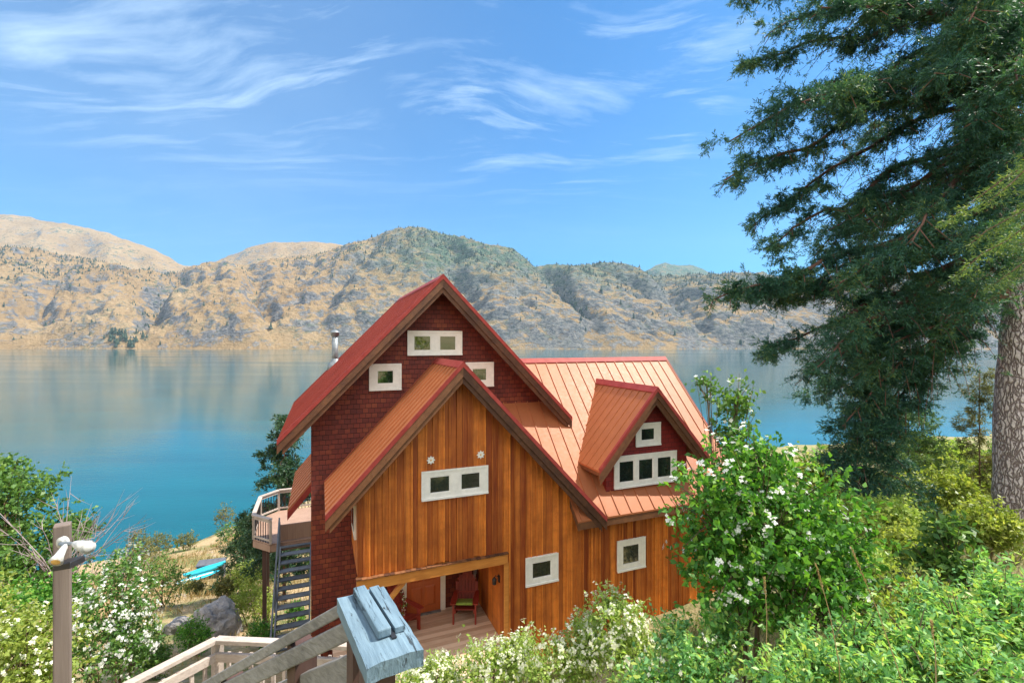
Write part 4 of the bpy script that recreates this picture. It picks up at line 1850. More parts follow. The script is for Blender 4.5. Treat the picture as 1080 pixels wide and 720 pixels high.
def bush(name, label, cat, lobes, twigs, per, L, Wd, m, seed, flowers=0, fsize=.03, fm=None, spread=.2, group=None, stems=14, petals=4, up=.35, shell=(.62, 1.06), cluster=3, stem_m=None, face_up=.7):
    """lobes: list of (center Vector, rx, ry, rz) in world space"""
    rg = np.random.default_rng(seed)
    lob = [(c[0], c[1], c[2], rx, ry, rz) for c, rx, ry, rz in lobes]
    cx = sum(l[0] for l in lob) / len(lob)
    cy = sum(l[1] for l in lob) / len(lob)
    g = gz(cx, cy)
    base = Vector((cx, cy, g))
    t = thing(name, label, cat, base, 0, group)
    off = tuple(-base)
    C, D, st, en, cl = foliage(lob, twigs, per, rg, spread, shell, up)
    n = len(C)
    N = nrm(unit(n, rg) + np.array([0, 0, face_up]))
    ls = L * rg.uniform(.6, 1.25, n)
    q = leaves(C, D, N, ls, ls * Wd / L)
    rnd = np.clip(cl * .55 + rg.random(n) * .45, 0, 1)
    quads_mesh('foliage', q, rnd, m, t, off)
    mb = MB()
    mains = []
    for l in lob:
        e = Vector(l[:3])
        b0 = base + Vector((rg.uniform(-.12, .12), rg.uniform(-.12, .12), -.1))
        mid = b0.lerp(e, .5) + Vector(rg.uniform(-.1, .1, 3))
        r = .010 + .012 * max(l[3], l[5])
        mb.rv = float(rg.random())
        mb.tube([b0, mid, e], [r * 1.3, r, r * .6], 6)
        mains.append((mid, e, r))
    for k in rg.choice(len(st), min(stems * len(lob), len(st)), replace=False):
        p = Vector(en[k])
        mid, e, r = min(mains, key=lambda q_: (q_[1] - p).length)
        s = mid.lerp(e, rg.uniform(.2, 1))
        h = s.lerp(p, .55) + Vector((0, 0, .06 * (p - s).length))
        mb.tube([s, h, p], [r * .5, r * .3, r * .12], 5, cap=False)
    mb.build('stems', stem_m or M_STEM, t, off, smooth=True)
    if flowers:
        k = rg.choice(len(en), flowers, replace=True)
        cc = np.repeat(en[k], cluster, 0) + rg.normal(size=(flowers * cluster, 3)) * fsize * 1.0
        lc = np.array([l[:3] for l in lob]).mean(0)
        nn = nrm(nrm(cc - lc) + .5 * unit(len(cc), rg) + np.array([0, 0, .35]))
        ax = nrm(np.cross(nn, unit(len(cc), rg)))
        bx = np.cross(nn, ax)
        qs = []
        fs = fsize * rg.uniform(.7, 1.2, len(cc))
        for p in range(petals):
            a = 2 * math.pi * p / petals
            dd = ax * math.cos(a) + bx * math.sin(a) + nn * .18
            qs.append(leaves(cc, dd, nn, fs, fs * .85, .05, .6))
        q = np.concatenate(qs)
        quads_mesh('flowers', q, rg.random(len(q)), fm or M_PETAL, t, off)
    return t


def lb(px, py, d, rx, ry=None, depth=None):
    """a crown lobe given by where it shows and how far it stands"""
    ry = ry or rx
    return (at(px, py, d), rx / 500 * d, (depth if depth else (rx + ry) / 2 / 500 * d), ry / 500 * d)


# --- conifers
def limb_foliage(path, rg, side_len=.8, sp=.075, tw=.16, needle=.045, nw=.009, npt=9, start=.18, droop=.35):
    """path: (n,3) limb polyline; returns needle arrays and twig tubes"""
    path = np.asarray(path, float)
    seg = np.linalg.norm(np.diff(path, axis=0), axis=1)
    cum = np.r_[0, np.cumsum(seg)]
    Lh = cum[-1]
    C, D, tubes = [], [], []
    s = Lh * start
    sg = 1
    while s < Lh:
        f = s / Lh
        p = np.array([np.interp(s, cum, path[:, i]) for i in range(3)])
        p2 = np.array([np.interp(min(Lh, s + .05), cum, path[:, i]) for i in range(3)])
        p1 = np.array([np.interp(max(0, s - .05), cum, path[:, i]) for i in range(3)])
        ax = nrm(p2 - p1)
        sd = nrm(np.cross(ax, [0, 0, 1.])) * sg
        ln = side_len * (np.clip((1 - f) * 1.5 + .18, .12, 1)) * rg.uniform(.5, 1.25) * (.55 + .45 * min(1, (f - start) * 6 + .2))
        d0 = nrm(ax * rg.uniform(.5, 1.0) + sd * rg.uniform(.6, 1.1) + np.array([0, 0, rg.uniform(-.35, .30)]))
        n = max(2, int(ln / sp))
        t = np.linspace(.08, 1, n)
        pts = p + d0 * (t * ln)[:, None] - np.array([0, 0, 1.]) * (droop * ln * t ** 2)[:, None]
        tubes.append(np.vstack([p, pts[n // 2], pts[-1]]))
        tang = nrm(np.gradient(pts, axis=0)) if n > 1 else np.array([d0])
        s2 = nrm(np.cross(tang, np.array([0, 0, 1.])))
        for sgn in (-1, 1, 0):
            dd = tang * .75 + s2 * sgn * .8 + rg.normal(size=(n, 3)) * .22 - np.array([0, 0, .30 if sgn else 1.0]) * rg.uniform(.2, 1, (n, 1))
            dd = nrm(dd)
            tl = tw * rg.uniform(.5, 1.3, n) * (1.1 - .6 * t)
            if sgn == 0:
                keep = rg.random(n) < .45
            else:
                keep = rg.random(n) < .92
            b = pts[keep]
            dk = dd[keep]
            tlk = tl[keep]
            if len(b) == 0:
                continue
            u = (np.arange(npt) + rg.random((len(b), npt))) / npt
            nb = b[:, None] + dk[:, None] * (u * tlk[:, None])[..., None]
            nd = dk[:, None] * .75 + nrm(rg.normal(size=(len(b), npt, 3))) * .75
            C.append(nb.reshape(-1, 3))
            D.append(nd.reshape(-1, 3))
        s += sp * rg.uniform(.7, 1.3)
        sg = -sg
    if not C:
        return np.zeros((0, 3)), np.zeros((0, 3)), tubes
    return np.concatenate(C), nrm(np.concatenate(D)), tubes


def tufts(path, rg, n, r=.45, tw=8, npt=12, start=.2, droop=.35):
    """bushy tufts of twigs along a limb: needle bases and directions"""
    path = np.asarray(path, float)
    seg = np.linalg.norm(np.diff(path, axis=0), axis=1)
    cum = np.r_[0, np.cumsum(seg)]
    Lh = cum[-1]
    s = Lh * (start + (1 - start) * rg.random(n) ** .8)
    p = np.stack([np.interp(s, cum, path[:, i]) for i in range(3)], 1)
    ax = nrm(path[-1] - path[0])
    c = p + rg.normal(size=(n, 3)) * np.array([.16, .16, .10]) * r / .45
    k = n * tw
    cc = np.repeat(c, tw, 0)
    d = nrm(rg.normal(size=(k, 3)) * np.array([1, 1, .55]) + ax * .55 - np.array([0, 0, droop]))
    L = r * rg.uniform(.35, 1.1, k)
    m = 3                                            # each twig forks into short spurs
    cc = np.repeat(cc, m, 0) + np.repeat(d * L[:, None], m, 0) * (rg.random((k * m, 1)) * .7)
    d2 = nrm(np.repeat(d, m, 0) + rg.normal(size=(k * m, 3)) * .55 - np.array([0, 0, .15]))
    L2 = np.repeat(L, m) * rg.uniform(.3, .7, k * m)
    u = (np.arange(npt) + rg.random((k * m, npt))) / npt
    base = cc[:, None] + d2[:, None] * (u * L2[:, None])[..., None]
    base[..., 2] -= .12 * (u * L2[:, None]) ** 2
    nd = d2[:, None] * .8 + nrm(rg.normal(size=(k * m, npt, 3))) * .7
    return base.reshape(-1, 3), nrm(nd.reshape(-1, 3))


def needle_quads(C, D, L, Wd, rg):
    N = unit(len(C), rg)
    ls = L * rg.uniform(.7, 1.25, len(C))
    return leaves(C, D, N, ls, Wd * rg.uniform(.8, 1.3, len(C)), .0, .5)


def big_fir():
    rg = np.random.default_rng(21)
    DS = 1.3

    def at_(px, py, d):
        return at(px, py, d * DS)
    # trunk leans slightly left on its way up
    base = at_(1072, 600, 7.6)
    base.z = gz(base.x, base.y)
    t = thing('fir_tree', 'tall old fir with furrowed trunk and drooping dark limbs at the right edge', 'tree', base)
    off = tuple(-base)
    pts = [Vector((base.x + .05, base.y, base.z - .4)), at_(1071, 560, 7.6), at_(1069, 440, 7.6), at_(1077, 310, 7.6), at_(1066, 180, 7.7), at_(1050, 60, 7.8), at_(1036, -60, 7.9), at_(1024, -220, 8.0), at_(1015, -420, 8.1), at_(1010, -640, 8.2)]
    rad = [.34, .275, .245, .215, .18, .155, .135, .11, .08, .02]
    # refine trunk
    fine, fr = [], []
    for i in range(len(pts) - 1):
        for k in range(6):
            f = k / 6
            fine.append(pts[i].lerp(pts[i + 1], f) + Vector((rg.normal() * .006, rg.normal() * .006, 0)))
            fr.append(DS * (rad[i] + (rad[i + 1] - rad[i]) * f) * rg.uniform(.97, 1.03))
    mb = MB()
    mb.tube(fine, fr, 28)
    mb.build('trunk', M_BARK, t, off, smooth=True)
    limbs = MB()
    Cs, Ds = [], []

    def trunk_at(py):
        for i in range(len(pts) - 1):
            za, zb = pts[i].z, pts[i + 1].z
            z = (360 - py) / 500 * 7.7 * DS
            if za <= z <= zb:
                return pts[i].lerp(pts[i + 1], (z - za) / (zb - za))
        return pts[-1]
    # limbs: height on trunk (photo row), elbow, tip, tip depth
    spec = [
        (-60, (930, -70), (762, -8), 6.8), (-30, (900, -20), (790, 42), 8.6), (10, (930, 20), (768, 72), 7.4), (40, (915, 60), (752, 152), 6.6),
        (75, (905, 120), (748, 192), 7.0), (95, (930, 130), (778, 240), 7.8), (130, (900, 200), (795, 262), 7.2), (105, (960, 60), (830, 110), 6.0),
        (20, (980, 0), (850, 10), 6.2), (-20, (1000, -60), (880, -40), 6.4), (150, (930, 205), (842, 272), 8.6), (215, (905, 262), (736, 318), 7.0),
        (235, (930, 290), (765, 310), 8.0), (255, (920, 320), (790, 372), 7.2), (275, (940, 330), (830, 402), 8.0), (60, (1000, 90), (905, 150), 9.2),
        (180, (985, 200), (905, 255), 9.4), (290, (985, 330), (900, 400), 7.0), (150, (1000, 180), (960, 260), 5.8), (60, (1040, 40), (985, 80), 5.4),
        (300, (975, 345), (872, 452), 7.6), (285, (985, 350), (915, 470), 8.2), (270, (950, 330), (850, 420), 8.6), (-40, (960, -90), (815, -60), 8.2), (240, (960, 250), (870, 300), 6.2),
        # limbs to the right and away from the camera (mostly out of the frame)
        (-80, (1180, -120), (1300, -40), 8.5), (40, (1180, 20), (1290, 90), 8.0), (140, (1180, 140), (1270, 220), 8.3), (230, (1170, 240), (1240, 320), 7.4),
        (-110, (1060, -160), (1060, -100), 11),
        (-150, (940, -210), (800, -170), 8.0), (-240, (950, -290), (840, -250), 7.6), (-330, (960, -370), (880, -330), 8.4), (-150, (1090, -200), (1200, -150), 6.6),
        (-250, (1090, -300), (1190, -260), 9), (-350, (1080, -390), (1150, -350), 7.4), (-450, (960, -480), (920, -450), 8.6), (-450, (1060, -490), (1110, -460), 8.0),
    ]
    extra = []
    for (row, el, tip, dt) in spec[:22]:
        for k in range(int(rg.random() < .4)):
            j = rg.uniform(-1, 1, 6)
            sh = rg.uniform(.72, .97)
            tx = 1060 + (tip[0] - 1060) * sh
            extra.append((row + 22 * j[0], (el[0] + 20 * j[1] + 20, el[1] + 22 * j[2]), (max(tx, 752 if tip[1] > 60 else 800), tip[1] + 30 * j[4]), dt + .9 * j[5]))
    # short boughs in front of the upper trunk
    for row in (-60, -30, 0, 30, 60, 90, 120, 150, 185, 225, 265):
        for k in range(2 if row < 130 else 1):
            extra.append((row, (1045 + rg.uniform(-30, 40), row + 5), (1045 + rg.uniform(-60, 60), row + rg.uniform(20, 60)), rg.uniform(5.2, 6.4)))
    spec = spec + extra
    for (row, el, tip, dt) in spec:
        a = trunk_at(row)
        dm = (a.y / DS + dt) / 2
        e = at_(el[0], el[1], dm)
        b = at_(tip[0] + (16 if tip[0] < 900 else 0), tip[1] - 2, dt)
        pth = []
        ph = rg.uniform(0, 6.28, 3)
        for k in range(15):
            f = k / 14
            p = a * (1 - f) ** 2 + e * 2 * f * (1 - f) + b * f * f
            w = Vector((math.sin(k * .9 + ph[0]), math.sin(k * .7 + ph[1]), math.sin(k * 1.1 + ph[2]))) * .10 * math.sin(k / 14 * 3.14) + Vector(rg.normal(size=3)) * .02 * (1 if 0 < k < 14 else 0)
            pth.append(p + w)
        L = sum((pth[i + 1] - pth[i]).length for i in range(14))
        r0 = .016 + .010 * L
        limbs.rv = float(rg.random())
        limbs.tube(pth, [r0 * (1 - .86 * k / 14) for k in range(15)], 7)
        far = row < -130 or tip[0] > 1100
        C, D, tb = limb_foliage([tuple(p) for p in pth], rg, side_len=min(1.0, .24 * L + .14), sp=.20 if not far else .3, npt=8, tw=.22, start=.15, droop=.5)
        Cs.append(C)
        Ds.append(D)
        C, D = tufts([tuple(p) for p in pth], rg, int(L * (6.5 if not far else 3.)), r=rg.uniform(.32, .54), npt=15 if not far else 9, start=.16, droop=rg.uniform(.2, .7))
        Cs.append(C)
        Ds.append(D)
        for q in tb:
            limbs.tube([tuple(p) for p in q], [.009, .006, .003], 4, cap=False)
    # dead, bare twigs inside the crown
    for k in range(70):
        row = rg.uniform(20, 330)
        a = trunk_at(row)
        a = a + Vector((rg.uniform(-2.4, -.1), rg.uniform(-.8, .8), rg.uniform(-.5, .3)))
        d = Vector((rg.uniform(-1, .5), rg.uniform(-.5, .5), rg.uniform(-1., .1))).normalized()
        L = rg.uniform(.25, .8)
        limbs.rv = 1.
        limbs.tube([a, a + d * L * .5 + Vector((0, 0, .04)), a + d * L], [.008, .006, .002], 4, cap=False)
    limbs.build('limbs', M_REDLIMB, t, off, smooth=True)
    C, D = np.concatenate(Cs), np.concatenate(Ds)
    q = needle_quads(C, D, .075, .014, rg)
    rn = np.clip(.5 + .35 * np.sin(C[:, 0] * 3.1 + C[:, 2] * 2.2) * .6 + rg.normal(size=len(C)) * .18, 0, 1)
    quads_mesh('crown', q, rn, M_NEEDLE, t, off)
    return len(q)


NF = big_fir()
print('fir needles', NF)


def conifer(name, label, base, H, rmax, seed, m, group=None, tiers=None, needle=.055, nw=.011, sp=.11, npt=7, lean=(0, 0), trunk_r=None, zlow=.08, mbark=None, tw=.17, tuft=6, pw=.85):
    rg = np.random.default_rng(seed)
    base = Vector(base)
    t = thing(name, label, 'tree', base, 0, group)
    mb = MB()
    r = trunk_r or H * .011
    top = Vector((lean[0], lean[1], H))
    mb.tube([(0, 0, -.3), top * .5, top], [r, r * .6, .01], 10)
    mb.build('trunk', mbark or M_REDLIMB, t, (0, 0, 0), smooth=True)
    limbs = MB()
    Cs, Ds = [], []
    n = tiers or int(H / .11)
    for i in range(n):
        f = zlow + (1 - zlow) * (i + rg.random()) / n
        z = f * H
        ang = rg.uniform(0, 6.28)
        L = rmax * (1 - f) ** pw * rg.uniform(.55, 1.15) + .06
        c = top * f
        d = Vector((math.cos(ang), math.sin(ang), 0))
        pth = []
        for k in range(6):
            g = k / 5
            pth.append(Vector((c.x, c.y, z)) + d * L * g + Vector((0, 0, (.16 * math.sin(g * 3.1) - .34 * g) * L)) + Vector(rg.normal(size=3)) * .02)
        limbs.tube(pth, [.004 + .008 * L * (1 - .8 * g / 5) for g in range(6)], 5)
        C, D = tufts([tuple(p) for p in pth], rg, max(2, int(L * tuft)), r=tw * 1.6, tw=6, npt=npt, start=.05, droop=.35)
        Cs.append(C)
        Ds.append(D)
    limbs.build('limbs', M_REDLIMB, t, (0, 0, 0), smooth=True)
    C, D = np.concatenate(Cs), np.concatenate(Ds)
    q = needle_quads(C, D, needle, nw, rg)
    rn = np.clip(.45 + .3 * np.sin(C[:, 0] * 4 + C[:, 2] * 3) * .6 + rg.normal(size=len(C)) * .2, 0, 1)
    quads_mesh('crown', q, rn, m, t, (0, 0, 0))
    return t


def on_ground(px, d):
    x = (px - 540) / 500 * d
    return (x, d, gz(x, d))


# younger conifers behind the mock orange
b = on_ground(912, 10.5)
conifer('fir_tree', 'young dark fir standing behind the white-flowered shrub', b, .9 - b[2], 1.15, 31, M_NEEDLE, needle=.085, nw=.017, npt=9, zlow=.0, tiers=125, tw=.24, tuft=6.5, pw=.5, trunk_r=.045)
b = on_ground(958, 12.5)
conifer('fir_tree', 'small yellow-green fir right of the young dark fir', b, -1.7 - b[2], 1.7, 32, M_NEEDLE_Y, needle=.09, nw=.02, npt=8, zlow=.02, tiers=60, tw=.25, tuft=6, pw=.6)
b = on_ground(1033, 12.0)
conifer('pine_tree', 'thin brownish pine sapling left of the old fir trunk', b, -.7 - b[2], .7, 33, M_OLIVELEAF, needle=.11, nw=.014, npt=8, zlow=.2, tiers=26, tw=.2, tuft=4, trunk_r=.03)


# light green sunlit bough hanging near the trunk (another tree, standing right of the frame)
def near_bough_tree():
    rg = np.random.default_rng(44)
    b = Vector((7.6, 5.3, gz(7.6, 5.3)))
    t = thing('fir_tree', 'light green fir whose nearest boughs reach in from the right edge', 'tree', b)
    off = tuple(-b)
    mb = MB()
    mb.tube([b + Vector((0, 0, -.3)), Vector((7.6, 5.3, 1.5)), Vector((7.55, 5.3, 6.5))], [.14, .11, .02], 12)
    mb.build('trunk', M_BARK, t, off, smooth=True)
    limbs = MB()
    Cs, Ds = [], []
    for (z0_, tip, dt) in ((2.6, (1003, 232), 5.6), (2.2, (1022, 262), 5.2), (1.9, (1012, 290), 5.8), (2.9, (1040, 215), 5.0), (1.5, (1050, 300), 5.4), (3.6, (1100, 120), 5.0), (3.2, (1200, 160), 4.7), (2.4, (1300, 240), 5.6), (4.4, (1150, 20), 5.8), (5.2, (1200, -60), 5.3), (4.0, (1330, 60), 5.4)):
        a = Vector((7.58, 5.3, z0_))
        e = at(tip[0], tip[1], dt)
        pth = [a.lerp(e, k / 9) + Vector((0, 0, .25 * math.sin(k / 9 * 3.1))) + Vector(rg.normal(size=3)) * .02 for k in range(10)]
        limbs.tube(pth, [.022 * (1 - .85 * k / 9) for k in range(10)], 6)
        C, D, tb = limb_foliage([tuple(p) for p in pth], rg, side_len=.42, sp=.07, npt=10, tw=.15, start=.2, droop=.3)
        Cs.append(C)
        Ds.append(D)
    limbs.build('limbs', M_REDLIMB, t, off, smooth=True)
    C, D = np.concatenate(Cs), np.concatenate(Ds)
    quads_mesh('crown', needle_quads(C, D, .05, .009, rg), rg.random(len(C)), M_NEEDLE_Y, t, off)


near_bough_tree()

# pine behind the side deck
b = on_ground(300, 25.0)
conifer('pine_tree', 'dark green pine rising behind the side deck left of the house', b, -4.0 - b[2], 2.3, 51, M_PINE, needle=.17, nw=.05, npt=7, zlow=.2, tiers=70, tw=.36, tuft=4, pw=.6)
b = on_ground(262, 30.0)
conifer('pine_tree', 'low bushy pine on the slope left of the side deck', b, 4.6, 2.2, 52, M_PINE, needle=.17, nw=.05, npt=6, zlow=.08, tiers=45, tw=.36, tuft=4, pw=.6)

# --- the big white-flowered shrub right of the house
D0 = 4.0
bush('mock_orange', 'large dark green shrub with white blossoms in front of the right end of the house', 'shrub',
     [lb(806, 552, D0, 72, 78), lb(758, 540, D0 - .1, 44, 54), lb(860, 570, D0 + .1, 58, 74), lb(775, 605, D0 - .2, 58, 60), lb(835, 620, D0 - .2, 72, 56), lb(800, 490, D0 + .1, 48, 38), lb(882, 605, D0, 46, 46), lb(745, 582, D0 + .1, 28, 36)],
     1800, 8, .058, .034, M_DARKLEAF, 61, flowers=170, fsize=.021, spread=.2, stems=22, cluster=4, shell=(.5, 1.22))
bush('mock_orange', 'slender shrub sprays rising above the white-flowered shrub, tips beside the wing roof', 'shrub',
     [lb(775, 425, 4.6, 24, 30), lb(745, 402, 4.6, 17, 9), lb(775, 462, 4.5, 22, 26)],
     150, 7, .055, .034, M_MIDLEAF, 62, flowers=12, fsize=.022, spread=.25, stems=12)

# --- near leafy undergrowth, lower right
bush('leafy_shrub', 'blue-green leafy undergrowth at the bottom right corner', 'shrub',
     [lb(1015, 655, 3.3, 60, 45), lb(955, 675, 3.1, 48, 42), lb(1075, 640, 3.4, 45, 55), lb(1040, 705, 2.8, 70, 36), lb(985, 640, 3.5, 30, 34), lb(1050, 620, 3.6, 30, 30)], 1150, 13, .052, .020, M_TEALLEAF, 71, spread=.42, group='leafy undergrowth', face_up=1., up=1.1, shell=(.35, 1.05))
bush('leafy_shrub', 'green leafy undergrowth in front of the large white-flowered shrub', 'shrub',
     [lb(870, 695, 2.9, 50, 34), lb(815, 708, 2.8, 45, 26), lb(925, 710, 2.7, 42, 34), lb(905, 668, 3.2, 30, 30), lb(845, 672, 3.2, 26, 24)], 700, 12, .046, .019, M_TEALLEAF, 72, spread=.36, group='leafy undergrowth', face_up=1., up=1.1, shell=(.35, 1.05))
bush('leafy_shrub', 'teal leafy undergrowth at the foot of the large white-flowered shrub, on its left', 'shrub',
     [lb(735, 695, 3.3, 40, 34), lb(690, 712, 3.3, 40, 26), lb(762, 660, 3.6, 28, 30), lb(712, 665, 3.7, 24, 26)], 620, 12, .046, .021, M_TEALLEAF, 73, flowers=30, fsize=.014, fm=M_CREAM, spread=.34, group='leafy undergrowth', face_up=1., up=1., shell=(.35, 1.05))
bush('leafy_shrub', 'yellow-green feathery undergrowth between the bottom right corner and the dry stalks', 'shrub',
     [lb(960, 620, 4.0, 34, 28), lb(1000, 700, 2.9, 30, 26), lb(925, 640, 3.8, 30, 26)], 330, 12, .05, .017, M_YELLEAF, 75, spread=.4, group='leafy undergrowth', face_up=1., up=1.3, shell=(.35, 1.1))
bush('leafy_shrub', 'single tall sapling with rounded leaves left of the old fir trunk', 'shrub',
     [lb(1000, 560, 4.6, 26, 22), lb(985, 590, 4.6, 30, 26), lb(1020, 600, 4.4, 30, 24)], 150, 7, .085, .045, M_MIDLEAF, 74, spread=.22, group='leafy undergrowth', face_up=1.)

# --- bright cream-flowered bushes along the foot of the house
for i, (lobes, lab) in enumerate((
        ([lb(460, 716, 6.2, 38, 20), lb(435, 722, 6.0, 22, 14)], 'pale blossoming bush at the foot of the porch, right of the grey railing'),
        ([lb(520, 702, 6.0, 40, 26), lb(545, 690, 6.2, 24, 26)], 'cream-blossomed bush in front of the porch corner'),
        ([lb(590, 702, 5.8, 42, 34), lb(618, 675, 6.1, 25, 34)], 'tall cream-blossomed bush below the small square window'),
        ([lb(652, 664, 5.7, 32, 38), lb(668, 695, 5.4, 40, 36), lb(645, 632, 6.0, 16, 16)], 'upright cream-blossomed bush below the wing window'))):
    bush('blossom_bush', lab, 'bush', lobes, 640, 9, .05, .024, M_PALELEAF, 80 + i, flowers=330, fsize=.017, fm=M_CREAM, spread=.22, cluster=5, group='cream blossom bushes by the house', up=.8)

# --- left side bushes
bush('blossom_bush', 'bush covered in white blossom right of the floodlight post', 'bush',
     [lb(120, 640, 6.0, 42, 46), lb(95, 690, 5.6, 42, 40), lb(125, 600, 6.4, 24, 24), lb(140, 680, 6.0, 30, 40)], 1000, 8, .05, .026, M_MIDLEAF, 90, flowers=420, fsize=.018, spread=.2, cluster=4)
bush('blossom_bush', 'pale blossoming bush in the bottom left corner, left of the floodlight post', 'bush',
     [lb(20, 690, 3.9, 46, 50), lb(-30, 670, 4.0, 40, 60), lb(45, 715, 3.8, 40, 26)], 900, 9, .042, .024, M_YELLEAF, 91, flowers=170, fsize=.014, fm=M_CREAM, spread=.2, cluster=4)
bush('leafy_tree', 'dense green leafy tree at the left edge behind the floodlight post', 'tree',
     [lb(5, 530, 8.5, 48, 50), lb(-40, 570, 8.5, 60, 70), lb(40, 580, 8.3, 46, 40), lb(20, 610, 8., 50, 36), lb(75, 560, 8.7, 26, 22), lb(-10, 500, 8.7, 30, 30)], 1700, 9, .085, .05, M_MIDLEAF, 92, spread=.3, stems=10)
bush('leafy_shrub', 'dark leafy shrub below the green tree, just left of the floodlight post', 'shrub',
     [lb(25, 640, 6., 46, 30), lb(70, 625, 6.4, 26, 24)], 500, 8, .06, .036, M_DARKLEAF, 93, spread=.22)


def bare_shrub(px, py, d, name, label, seed, n=34, H=1.3, spreadx=.75):
    rg = np.random.default_rng(seed)
    p = at(px, py, d)
    g = gz(p.x, p.y)
    base = Vector((p.x, p.y, g))
    t = thing(name, label, 'shrub', base)
    mb = MB()
    start = Vector((0, 0, p.z - g))
    mb.tube([(0, 0, -.1), start * .5 + Vector((.05, 0, 0)), start], [.05, .04, .03], 7)
    for k in range(n):
        mb.rv = float(rg.random())
        d0 = Vector((rg.uniform(-.3, 1.) * spreadx, rg.uniform(-.5, .5), rg.uniform(.3, 1.1))).normalized()
        L = H * rg.uniform(.5, 1.1)
        a = start * rg.uniform(.7, 1.)
        pt = [a]
        for i in range(6):
            d0 = (d0 + Vector(rg.normal(size=3)) * .12).normalized()
            pt.append(pt[-1] + d0 * L / 6)
        mb.tube(pt, [.012, .010, .008, .0065, .005, .0035, .0015], 5, cap=False)
        for j in range(5):
            i = rg.integers(2, 6)
            dd = (d0 + Vector(rg.normal(size=3)) * .55).normalized()
            l2 = L * rg.uniform(.12, .3)
            mb.tube([pt[i], pt[i] + dd * l2 * .5 + Vector(rg.normal(size=3)) * .015, pt[i] + dd * l2], [.005, .0035, .001], 4, cap=False)
    mb.build('bare_twigs', M_BARE, t, (0, 0, 0), smooth=True)


bare_shrub(62, 600, 8.0, 'bare_shrub', 'leafless grey-purple shrub rising from the green tree at left', 95, H=1.75)
bare_shrub(128, 605, 17.0, 'bare_shrub', 'small leafless pale shrub on the slope above the lake', 96, n=20, H=2.2)

# --- shrubs on the slope between the railing and the water, each placed where it grows
SLOPE = [
    # px, py of the foot, width px, height px, material, twigs, leaf, label
    (172, 640, 46, 62, M_MIDLEAF, 520, .10, 'green shrub on the slope left of the turquoise kayak'),
    (150, 608, 40, 40, M_OLIVELEAF, 420, .12, 'olive shrub on the slope above the white-blossomed bush'),
    (146, 590, 26, 34, M_OLIVELEAF, 300, .16, 'reddish-olive shrub at the edge of the water, leftmost of the shore shrubs'),
    (168, 588, 28, 28, M_OLIVELEAF, 300, .16, 'olive shore shrub in front of the water, middle of the three'),
    (196, 580, 24, 20, M_OLIVELEAF, 240, .17, 'low brown-green shore shrub nearest the kayak, against the water'),
    (205, 628, 22, 20, M_OLIVELEAF, 220, .12, 'dry brownish shrub directly below the paddleboard'),
    (238, 632, 24, 24, M_OLIVELEAF, 260, .12, 'brown twiggy shrub right of the paddleboard'),
    (245, 575, 34, 26, M_MIDLEAF, 340, .15, 'dark shrub on the bank above the kayak, left of the deck'),
    (238, 560, 22, 30, M_OLIVELEAF, 260, .17, 'rust-tinged shrub on the rim of the bank against the lake'),
    (265, 660, 52, 52, M_YELLEAF, 620, .09, 'bright yellow-green shrub between the boulder and the deck post'),
    (258, 625, 40, 34, M_YELLEAF, 420, .10, 'sunny green shrub behind the yellow-green one by the deck post'),
    (276, 684, 36, 34, M_DARKLEAF, 420, .07, 'dark green shrub at the foot of the deck post'),
    (205, 690, 40, 44, M_DARKLEAF, 480, .07, 'dark green shrub below the brown-grey rock, behind the pale railing'),
    (160, 716, 44, 48, M_MIDLEAF, 520, .07, 'green shrub at the bottom behind the sloping pale rail'),
    (312, 660, 24, 30, M_DARKLEAF, 260, .08, 'dark shrub growing under the open stair'),
]
for i, (px, py, w, h, m_, tw_, lf, lab) in enumerate(SLOPE):
    x, y, z = hit(px, py)
    s = y / 500
    c = Vector((x, y, z + h * s * .5))
    rx, rz = w * s * .5, h * s * .55
    lobes = [(c, rx * .8, rx * .8, rz * .9), (c + Vector((-rx * .55, .1, -rz * .25)), rx * .55, rx * .55, rz * .65), (c + Vector((rx * .55, -.1, -rz * .2)), rx * .55, rx * .6, rz * .7)]
    bush('slope_shrub', lab, 'shrub', lobes, tw_, 7, lf, lf * .55, m_, 100 + i, spread=min(.3, rx * .4), stems=8, group='shrubs on the slope')

# --- shrubs on the slope above the viewpoint (mirrored in the window panes)
for i, (x, y, r, m_, lab) in enumerate(((-7, -5, 2.2, M_YELLEAF, 'yellow-green bush up the slope left of the viewpoint'), (-2.5, -6.5, 2.4, M_MIDLEAF, 'broad green bush up the slope behind the viewpoint'),
                                        (2.5, -6, 2.3, M_DARKLEAF, 'dark green bush up the slope behind the stair'), (7, -5, 2.5, M_YELLEAF, 'sunny bush up the slope right of the viewpoint'),
                                        (-4.5, -11, 3.2, M_DARKLEAF, 'tall dark bush highest up the slope'), (4.5, -12, 3.4, M_MIDLEAF, 'tall green bush highest up the slope at right'))):
    c = Vector((x, y, gz(x, y) + r * .75))
    bush('slope_shrub', lab, 'shrub', [(c, r, r, r * .9), (c + Vector((r * .6, .2, -.4)), r * .7, r * .7, r * .6), (c + Vector((-r * .6, -.2, -.3)), r * .7, r * .7, r * .6)], 500, 8, .2, .11, m_, 180 + i, spread=.5, stems=6, group='shrubs up the slope')

